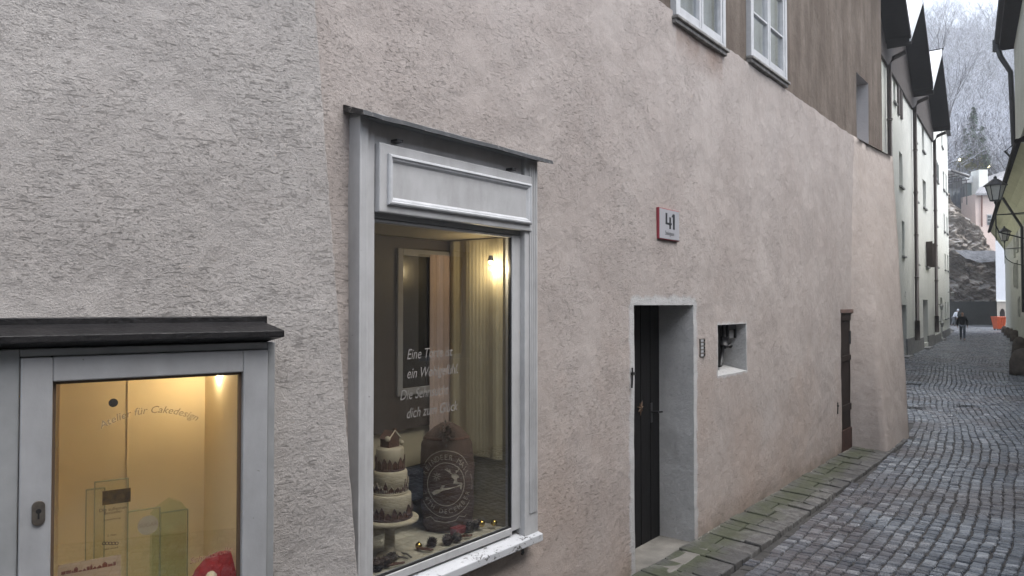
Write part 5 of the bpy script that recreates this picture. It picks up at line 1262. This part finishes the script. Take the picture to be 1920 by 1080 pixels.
# wire mesh sheet draped over the ledge
b = MB(); rr = random.Random(9)
for i in range(17):
    for j in range(5):
        x = 50.0+7.4*i/16; z = 7.3-(x-50)*.02+j*.28+.12*noise.noise(Vector((x, j, 0))); b.v.append((x, 82.2+j*.55-.4*math.cos(i*.7)*.3, z-(.35*math.sin(math.pi*min(1, i/9)) if j == 0 else 0)))
for i in range(16):
    for j in range(4): k = i*5+j; b.f.append((k, k+5, k+6, k+1))
thing_mesh(b, 'netting', pmat('blue_grey_netting', (.17, .18, .20), .9, .3, 2, .8, 5, dist=.3, c2=(.05, .055, .065)), 'blue grey rockfall netting draped across the middle of the cliff', 'netting', WF)

# glass house on the cliff
gh = thing('glass_house', 'modern dark glass house with white floor bands on top of the cliff', 'house', WF, (51.5, 93, 11))
def pbox(mb, x0, y0, x1, y1, Y, dpt):
    p0, p1 = at(x0, y1, Y), at(x1, y0, Y); mb.box(p0.x, p1.x, Y, Y+dpt, p0.z, p1.z)
M['blue_glass'] = pmat('dark_blue_glazing', (.035, .055, .075), .12, .3, .5, spec=.8); M['teal_glass'] = pmat('grey_teal_glazing', (.10, .14, .145), .15, .2, .4, spec=.8)
b = MB(); pbox(b, 1768, 352, 1812, 450, 93, 7); b.build('wall', pmat('dark_grey_panels', (.06, .07, .085), .5, .2, 1), gh)
b = MB(); pbox(b, 1811, 338, 1837, 470, 92.6, 7); b.build('stair_block', pmat('mid_grey_panels', (.12, .13, .135), .5, .2, 1), gh)
for q in ((1779, 356, 1790, 378), (1792, 356, 1800, 384), (1802, 350, 1810, 392), (1779, 383, 1790, 405)):
    b = MB(); pbox(b, *q, 92.9, .1); b.build('window', M['blue_glass'], gh)
for q in ((1813, 344, 1831, 374), (1813, 386, 1832, 405), (1813, 406, 1832, 428)):
    b = MB(); pbox(b, *q, 92.5, .1); b.build('window', M['teal_glass'], gh)
b = MB(); pbox(b, 1812, 377, 1833, 383, 92.2, .6); pbox(b, 1812, 330, 1834, 342, 92.2, 1.0); b.build('floor_band', M['snow'], gh)
b = MB()
for k in range(4):
    p0, p1 = at(1776+k*9, 330+k*3.5, 92), at(1782+k*9, 318+k*4, 96); b.tube([(p0.x, 90.5, p0.z), (p0.x+.4, 96, p0.z+.5)], .07, 6); b.tube([(p0.x, 91, p0.z), (p0.x, 91, p0.z-3)], .05, 6)
p0, p1 = at(1774, 322, 92), at(1808, 334, 92); b.tube([(p0.x, 91, p0.z), (p1.x, 91, p1.z)], .16, 6); b.build('pergola', M['iron'], gh)
b = MB(); b.hexa([(p0.x-1, 91, p0.z+.2), (p1.x, 91, p1.z+.15), (p1.x, 96, p1.z+.6), (p0.x-1, 96, p0.z+.8), (p0.x-1, 91, p0.z+.35), (p1.x, 91, p1.z+.3), (p1.x, 96, p1.z+.8), (p0.x-1, 96, p0.z+1)]); b.build('snowy_roof', M['snow'], gh)
# pink house
ph = thing('house', 'pale pink house with white chimney and small blue window above the cliff', 'house', WF, (56, 90, 5))
pw = pmat('pale_pink_render', (.64, .53, .49), .9, .04, 1)
b = MB(); pbox(b, 1831, 364, 1886, 520, 90, 8); b.build('wall', pw, ph)
b = MB(); pbox(b, 1836, 318, 1852, 366, 91, 1.6); c_ = b.build('chimney', M['white_wall'], ph)
b = MB(); p0, p1, p2, p3 = at(1829, 366, 89.5), at(1852, 366, 89.5), at(1852, 344, 91.5), at(1836, 350, 91.5)
A_, B2_, C_, D_ = at(1829, 366, 89.4), at(1890, 366, 89.4), at(1890, 322, 94), at(1848, 336, 94)
b.hexa([tuple(A_), tuple(B2_), tuple(C_), tuple(D_), tuple(A_+Vector((0, 0, .25))), tuple(B2_+Vector((0, 0, .25))), tuple(C_+Vector((0, 0, .25))), tuple(D_+Vector((0, 0, .25)))]); b.build('roof', pmat('snow_dusted_tiles', (.42, .43, .46), .8, .3, 6, .6, 10, c2=(.09, .085, .09), dist=.1), ph)
b = MB(); p0 = at(1841, 366, 89.8); p1 = at(1841, 425, 89.8); b.tube([tuple(p0), tuple(p1)], .09, 8); b.build('downpipe', pmat('red_brown_pipe', (.20, .09, .07), .6), ph)
for x0 in (1852.5, 1861):
    b = MB(); pbox(b, x0-1, 402, x0+7, 422, 89.93, .1); f = b.build('window', M['paint_white'], ph); b = MB()
    for (u, v) in ((0, 0), (3.2, 0), (0, 6.3), (3.2, 6.3), (0, 12.6), (3.2, 12.6)): pbox(b, x0+u, 404+v, x0+u+2.6, 408.6+v, 89.88, .04)
    b.build('pane', M['blue_glass'], f)
# white house closing the right side
wh = thing('house', 'narrow bluish white house behind the orange skip, dark arched door', 'house', WF, (50.5, 75, 0))
p0_ = at(1868.5, 600, 75).x
def wblk(z0, z1, e): b = MB(); b.hexa([(p0_+e, 75-e, z0), (p0_+6, 75-e, z0), (p0_+8, 80, z0), (p0_+3.6+e, 80, z0), (p0_+e, 75-e, z1), (p0_+6, 75-e, z1), (p0_+8, 80, z1), (p0_+3.6+e, 80, z1)]); return b
wblk(2.6, 10.2, 0).build('wall', pmat('bluish_white_render', (.62, .65, .71), .9, .05, 1), wh); wblk(-.1, 2.6, .04).build('ground_floor', pmat('beige_render', (.40, .37, .33), .9, .1, 1), wh)
b = MB(); pa_ = at(1876, 600, 74.9); b.prism([(pa_.x, 0), (pa_.x+.45, 0), (pa_.x+.45, 1.5), (pa_.x+.36, 1.75), (pa_.x+.22, 1.85), (pa_.x+.09, 1.75), (pa_.x, 1.5)], 1, 74.9, 74.96); b.build('door', M['door_brown'], wh)
b = MB(); b.box(p0_-.03, p0_+6, 74.88, 74.96, 2.55, 2.68); b.build('string_course', M['white_wall'], wh)

# ---- hillside with its frosted wood
hm = pmat('snowy_slope', (.26, .27, .30), .95, .3, .15, c2=(.07, .065, .06))
def hill_z(x, y):
    t = max(0, y-94); return 11.5+t*.24+ .0020*t*t + 2.5*noise.noise(Vector((x*.03, y*.03, 0)))
b = MB(); NX, NY = 60, 50
for j in range(NY+1):
    for i in range(NX+1):
        y = 93+ 150*j/NY; x = 15+160*i/NX; b.v.append((x, y, hill_z(x, y) if j else 6))
for j in range(NY):
    for i in range(NX): k = j*(NX+1)+i; b.f.append((k, k+1, k+NX+2, k+NX+1))
tag(b.build('hillside', hm, smooth=True), 'steep hillside rising behind the town', kind='structure')
fb, fn_, B_, N_, L_ = newmat('frosted_bark'); geo = N_('NewGeometry'); sx = N_('SeparateXYZ'); L_(geo.outputs['Normal'], sx.inputs[0])
atn = N_('Attribute'); atn.attribute_name = 'thin'
fm_ = mth(N_, L_, 'ADD', mth(N_, L_, 'MULTIPLY', sx.outputs[2], .45), mth(N_, L_, 'MULTIPLY', atn.outputs['Fac'], .75))
L_(ramp(N_, L_, fm_, [(.30, (.06, .052, .05)), (.95, (.50, .53, .60))]), B_.inputs['Base Color']); B_.inputs['Roughness'].default_value = .9
def grow(rnd, h, spread=.55, levels=5, start=.25, thin0=0):
    """bare tree as a list of segments (p0, p1, r0, r1, thin)"""
    segs = []
    def br(p, d, l, r_, lev):
        n = 3 if lev == 0 else 2
        for k in range(n):
            d2 = (d+Vector((rnd.gauss(0, .10), rnd.gauss(0, .10), .05))).normalized(); q = p+d2*l/n; r2 = r_*(.82 if lev else .8)
            segs.append((p, q, r_, r2, min(1, lev/3.2)+thin0)); 
            if lev < levels and (lev > 0 or k >= 1 or n == 1):
                for c in range(2 if lev < 2 else rnd.choice((1, 2, 2))):
                    a = rnd.uniform(0, 6.283); side = Vector((math.cos(a), math.sin(a), rnd.uniform(-.1, .5)))
                    br(q, (d2*(1-spread)+side*spread).normalized(), l*rnd.uniform(.5, .72), r2*.6, lev+1)
            p, d, r_ = q, d2, r2
    br(Vector((0, 0, 0)), Vector((0, 0, 1)), h*.55, h*.016, 0)
    return segs
def segs_mesh(segs, off=Vector((0, 0, 0)), sc_=1, rot=0, mb=None, att=None):
    cr, sr = math.cos(rot), math.sin(rot)
    for p, q, r0, r1, th in segs:
        d = (q-p).normalized(); a = Vector((0, 0, 1)) if abs(d.z) < .9 else Vector((1, 0, 0)); x = d.cross(a).normalized(); y = d.cross(x); i = len(mb.v)
        for c, r_ in ((p, r0), (q, r1)):
            for k in range(3):
                an = 2.094*k+.5; v = (c+(x*math.cos(an)+y*math.sin(an))*max(r_, .018))*sc_; mb.v.append((off.x+v.x*cr-v.y*sr, off.y+v.x*sr+v.y*cr, off.z+v.z)); att.append(th)
        for k in range(3): mb.f.append((i+k, i+(k+1) % 3, i+3+(k+1) % 3, i+3+k))
rt = random.Random(21); protos = [grow(rt, 11, .5, 4) for _ in range(5)]
b = MB(); att = []; placed = 0
for k in range(760):
    y = rt.uniform(97, 238); rx = rt.uniform(.535, .70) if rt.random() < .85 else rt.uniform(.3, .95); x = rx*y
    if 150 < y < 200 and rt.random() < .3: continue
    if .60 < rx < .648 and y < 118: continue
    segs_mesh(protos[rt.randrange(5)], Vector((x, y, hill_z(x, y)-.3)), rt.uniform(.75, 1.25), rt.uniform(0, 6.28), b, att)
wd_ = b.build('woodland', fb); a_ = wd_.data.attributes.new('thin', 'FLOAT', 'POINT'); a_.data.foreach_set('value', att); tag(wd_, 'leafless frosted wood covering the far hillside', kind='stuff')
def bare_tree(x, y, z, h, label, seed, levels=5, spread=.4):
    t = thing('bare_tree', label, 'tree', WF, (x, y, z), 'single bare trees above the lane')
    sg = grow(random.Random(seed), h, spread, levels)
    for nm, sel in (('trunk', [s_ for s_ in sg if s_[4] < .1]), ('crown', [s_ for s_ in sg if s_[4] >= .1])):
        b = MB(); at_l = []; segs_mesh([(p, q, r0, r1, th*.6) for p, q, r0, r1, th in sel], Vector((x, y, z)), 1, 0, b, at_l); o = b.build(nm, fb, t); a_ = o.data.attributes.new('thin', 'FLOAT', 'POINT'); a_.data.foreach_set('value', at_l)
bare_tree(50.9, 88.5, 15.0, 15, 'tall thin bare tree rising behind the bright white house', 5, 4, .24)
bare_tree(56.5, 97, 12, 15, 'bare tree behind the chimney of the pink house', 8, 5, .45)
bare_tree(64.5, 99, 12, 13, 'bare tree beside the eaves of the cream house on the right', 12, 5, .5)
def needle_tree(x, y, z, h, label, seed, c='fir'):
    rr = random.Random(seed); t = thing('fir_tree', label, 'tree', WF, (x, y, z), 'dark firs on the slope')
    b = MB(); b.tube([(x, y, z), (x, y, z+h*.95)], [h*.018, h*.004], 8); b.build('trunk', M['roof_wood'], t)
    b = MB()
    for k in range(int(150*h)):
        f = rr.random()**.8; zz_ = z+h*(.08+.92*f); R_ = h*.24*(1-f)+.15; an = rr.uniform(0, 6.283); rad = R_*math.sqrt(rr.uniform(.08, 1))*(.75+.4*math.sin(an*3+f*17))
        c_ = Vector((x+rad*math.cos(an), y+rad*math.sin(an), zz_-rad*.35)); d = Vector((math.cos(an), math.sin(an), -.45)).normalized(); u = Vector((-math.sin(an), math.cos(an), rr.uniform(-.3, .3))); L2 = rr.uniform(.25, .6)
        b.quad(tuple(c_-d*L2*.5), tuple(c_+u*L2*.22), tuple(c_+d*L2*.6), tuple(c_-u*L2*.22))
    b.build('crown', M[c], t)
fr_, fn2, B_, N_, L_ = newmat('snowy_fir'); geo = N_('NewGeometry'); 
L_(ramp(N_, L_, geo.outputs['Random Per Island'], [(0, (.015, .05, .02)), (.6, (.035, .095, .035)), (.92, (.07, .13, .06)), (.96, (.38, .42, .44))]), B_.inputs['Base Color']); B_.inputs['Roughness'].default_value = .8; M['fir'] = fr_
yl, fn2, B_, N_, L_ = newmat('autumn_leaves'); geo = N_('NewGeometry'); L_(ramp(N_, L_, geo.outputs['Random Per Island'], [(0, (.05, .07, .02)), (.6, (.20, .20, .04)), (1, (.35, .33, .10))]), B_.inputs['Base Color']); M['autumn'] = yl
for (px, py, Y, h, lb, sd_) in ((1826, 292, 99, 7.5, 'dark green fir in the middle of the slope above the glass house', 1), (1842, 298, 101, 5.5, 'dark green fir right of the tallest one on the slope', 2), (1810, 300, 103, 5.5, 'smaller fir at the left of the slope beside the white house', 3), (1850, 306, 97.5, 3.2, 'lowest small fir above the white chimney', 4)):
    p = at(px, py, Y); needle_tree(p.x, Y, p.z-1.0, h, lb, sd_)
def bush(px, py, Y, r_, label, seed):
    p = at(px, py, Y); rr = random.Random(seed); b = MB()
    for k in range(700):
        d = Vector((rr.gauss(0, 1), rr.gauss(0, 1), rr.gauss(0, .7))); d = d.normalized()*r_*rr.random()**.4*(1+.3*math.sin(d.x*3)); c_ = p+d; u = Vector((rr.gauss(0, 1), rr.gauss(0, 1), rr.gauss(0, 1))).normalized(); v = u.cross(Vector((.3, .5, .8))).normalized(); L2 = r_*.12
        b.quad(tuple(c_-u*L2), tuple(c_+v*L2*.6), tuple(c_+u*L2), tuple(c_-v*L2*.6))
    thing_mesh(b, 'shrub', M['autumn'], label, 'shrub', WF, 'yellow green shrubs above the glass house')
bush(1821, 303, 100, 1.5, 'yellow green shrub directly above the glass house', 1); bush(1836, 309, 99, .9, 'small yellow green shrub left of the white chimney', 2); bush(1802, 306, 101, 1.0, 'yellow green shrub at the left end above the glass house', 3)
# lamp on the slope
for k, (x, y) in enumerate(((1854, 314.5), (1799, 301))):
    p = at(x, y, 98); t = thing('garden_lamp', ('lit garden lamp glowing right of the white chimney', 'lit garden lamp glowing above the left of the glass house')[k], 'lamp', WF, (p.x, 98, p.z-2))
    b = MB(); b.tube([(p.x, 98, p.z-2), (p.x, 98, p.z)], .04, 6); b.build('post', M['iron'], t); b = MB(); b.ball((p.x, 98, p.z+.1), .13, 10); b.build('globe', emit('warm_globe', (1, .85, .5), 6), t)

# ================================================================== people
def skinned(name, joints, bones, mat, parent, sub=2):
    """joints: name -> (x, y, z, rx[, ry]) ; bones: pairs; grown with a Skin modifier rooted at the first joint"""
    base = Vector(BASE[parent.name]); ks = list(joints); me = bpy.data.meshes.new(name)
    me.from_pydata([tuple(Vector(joints[k][:3])) for k in ks], [(ks.index(a), ks.index(b_)) for a, b_ in bones], [])
    me.materials.append(mat); o = bpy.data.objects.new(name, me); col.objects.link(o); o.parent = parent; BASE[o.name] = base
    m = o.modifiers.new('skin', 'SKIN'); m.use_smooth_shade = True
    for i, k in enumerate(ks):
        sv = me.skin_vertices[0].data[i]; sv.radius = (joints[k][3], joints[k][4] if len(joints[k]) > 4 else joints[k][3]); sv.use_root = (i == 0)
    s_ = o.modifiers.new('sub', 'SUBSURF'); s_.levels = sub; s_.render_levels = sub
    return o
M['skin'] = pmat('skin', (.42, .26, .20), .6, .05, 8)
def person(loc, rz, label, jacket, trousers, group=None, lean=0, hood=False, H=1.0):
    """figure facing local -y; returned root Empty stands on the ground"""
    t = bpy.data.objects.new('person', None); col.objects.link(t); t.location = loc; t.rotation_euler = (0, 0, rz); t.scale = (H, H, H); BASE[t.name] = (0, 0, 0); tag(t, label, 'person', group)
    L = lean
    J = {'pelvis': (0, 0, .95, .13, .10), 'belly': (0, -.02-L*.1, 1.10, .125, .10), 'chest': (0, -.03-L*.3, 1.32, .16, .105), 'neck0': (0, -.03-L*.45, 1.47, .07), 'neck': (0, -.04-L*.5, 1.54, .052), 'jaw': (0, -.06-L*.58, 1.60, .068, .075), 'skull': (0, -.045-L*.6, 1.69, .078, .092), 'crown': (0, -.04-L*.6, 1.745, .055, .065)}
    B = [('pelvis', 'belly'), ('belly', 'chest'), ('chest', 'neck0'), ('neck0', 'neck'), ('neck', 'jaw'), ('jaw', 'skull'), ('skull', 'crown')]
    for s_, sw_ in ((-1, .16), (1, -.14)):
        J.update({f'sh{s_}': (.185*s_, -.02-L*.35, 1.42, .062), f'el{s_}': (.255*s_, .03+sw_*.4-L*.4, 1.14, .046), f'wr{s_}': (.265*s_, -.06+sw_-L*.5, .90, .030), f'pa{s_}': (.262*s_, -.08+sw_*1.1-L*.5, .83, .030, .018)})
        B += [('chest', f'sh{s_}'), (f'sh{s_}', f'el{s_}'), (f'el{s_}', f'wr{s_}'), (f'wr{s_}', f'pa{s_}')]
        st_ = -.17*s_
        J.update({f'hip{s_}': (.085*s_, 0, .90, .085), f'kn{s_}': (.095*s_, st_*.65-.03, .50, .058), f'an{s_}': (.095*s_, st_*1.15+.03, .09+(.05 if s_ < 0 else 0), .038), f'to{s_}': (.10*s_, st_*1.15-.13, .045, .036)})
        B += [('pelvis', f'hip{s_}'), (f'hip{s_}', f'kn{s_}'), (f'kn{s_}', f'an{s_}'), (f'an{s_}', f'to{s_}')]
    body = skinned('body', J, B, M['skin'], t)
    for s_ in (-1, 1):      # five fingers on each hand
        pa_ = J[f'pa{s_}']
        F = {'root': (pa_[0], pa_[1], pa_[2]+.02, .012)}; FB = []
        for k in range(4):
            fx_ = pa_[0]; fy = pa_[1]-.028+.018*k; ln = (.070, .080, .076, .060)[k]
            F.update({f'a{k}': (fx_, fy, pa_[2]-.025, .0095), f'b{k}': (fx_-.004*s_, fy-.004, pa_[2]-.025-ln*.55, .0085), f'c{k}': (fx_-.014*s_, fy-.002, pa_[2]-.025-ln, .007)}); FB += [('root', f'a{k}'), (f'a{k}', f'b{k}'), (f'b{k}', f'c{k}')]
        F.update({'t1': (pa_[0]-.012*s_, pa_[1]-.038, pa_[2]+.005, .011), 't2': (pa_[0]-.02*s_, pa_[1]-.055, pa_[2]-.03, .009)}); FB += [('root', 't1'), ('t1', 't2')]
        skinned('hand', F, FB, M['skin'], t, 1)
    b = MB(); hc = J['skull']; fy = hc[1]-.088
    b.hexa([(-.012, fy-.018, 1.655), (.012, fy-.018, 1.655), (.016, fy+.02, 1.65), (-.016, fy+.02, 1.65), (-.006, fy-.002, 1.70), (.006, fy-.002, 1.70), (.008, fy+.02, 1.70), (-.008, fy+.02, 1.70)]); b.build('nose', M['skin'], body, smooth=True)
    for s_ in (-1, 1):
        b = MB(); b.ball((.032*s_, fy+.006, 1.695), .011, 8); b.build('eye', M['black'], body); b = MB(); b.ball((.083*s_, hc[1]+.01, 1.68), .026, 8, 1.2, .35, .8); b.build('ear', M['skin'], body)
    b = MB(); b.box(-.024, .024, fy-.002, fy+.02, 1.622, 1.629); b.build('mouth', pmat('lips', (.22, .09, .08)), body)
    JJ = {k: (*J[k][:3], *[r_+.028 for r_ in J[k][3:]]) for k in ('belly', 'chest', 'sh-1', 'el-1', 'sh1', 'el1')}
    JJ['hem'] = (0, 0, .86, .175, .135); JJ['collar'] = (*J['neck0'][:3], .088)
    for s_ in (-1, 1): JJ[f'wr{s_}'] = (*J[f'wr{s_}'][:3], .045)
    skinned('jacket', JJ, [('belly', 'hem'), ('belly', 'chest'), ('chest', 'collar'), ('chest', 'sh-1'), ('sh-1', 'el-1'), ('el-1', 'wr-1'), ('chest', 'sh1'), ('sh1', 'el1'), ('el1', 'wr1')], jacket, t)
    T = {'waist': (0, 0, .96, .145, .115)}; TB = []
    for s_ in (-1, 1):
        T.update({f'hip{s_}': (*J[f'hip{s_}'][:3], .102), f'kn{s_}': (*J[f'kn{s_}'][:3], .075), f'an{s_}': (*J[f'an{s_}'][:3], .062)}); TB += [('waist', f'hip{s_}'), (f'hip{s_}', f'kn{s_}'), (f'kn{s_}', f'an{s_}')]
        sh_ = MB(); a_ = J[f'an{s_}']; z0 = a_[2]-.09; sh_.hexa([(a_[0]-.045, a_[1]-.21, z0), (a_[0]+.045, a_[1]-.21, z0), (a_[0]+.04, a_[1]+.07, z0), (a_[0]-.04, a_[1]+.07, z0), (a_[0]-.035, a_[1]-.19, z0+.05), (a_[0]+.035, a_[1]-.19, z0+.05), (a_[0]+.035, a_[1]+.06, z0+.10), (a_[0]-.035, a_[1]+.06, z0+.10)]); sh_.build('shoe', M['black'], t, bevel=.02, smooth=True)
    skinned('trousers', T, TB, trousers, t)
    if hood:
        b = MB(); b.ball((0, J['skull'][1]+.015, 1.70), .125, 16, 1.1); b.build('hood', jacket, t, smooth=True)
    return t
p = ground(1805, 638)
person((p.x, p.y, 0), math.atan2(p.x, -p.y)+math.pi*0-.2 if False else R(-30), 'person with bald head in black jacket and blue jeans walking up the lane', pmat('black_jacket', (.012, .012, .014), .8, .1), pmat('blue_jeans', (.13, .155, .20), .9, .2, 10))
p = at(1787.5, 606, 79); person((p.x, 79, 0), R(80), 'person in a pale hooded jacket bending by the corner of the white house', pmat('pale_jacket', (.66, .69, .75), .8, .05), pmat('grey_trousers', (.14, .15, .17), .9, .1), None, .75, True, .98)

# ---- cold damp air
hz = bpy.data.materials.new('cold_air'); hz.use_nodes = True; n_ = hz.node_tree; n_.nodes.remove(n_.nodes['Principled BSDF'])
pv = n_.nodes.new('ShaderNodeVolumePrincipled'); pv.inputs['Color'].default_value = (.90, .94, 1, 1); pv.inputs['Density'].default_value = .0014; pv.inputs['Anisotropy'].default_value = .2
n_.links.new(pv.outputs[0], n_.nodes['Material Output'].inputs['Volume'])
b = MB(); b.box(-175, 220, -95, 290, -1.06, 112); tag(b.build('haze', hz), 'thin cold haze over the whole town', kind='stuff')
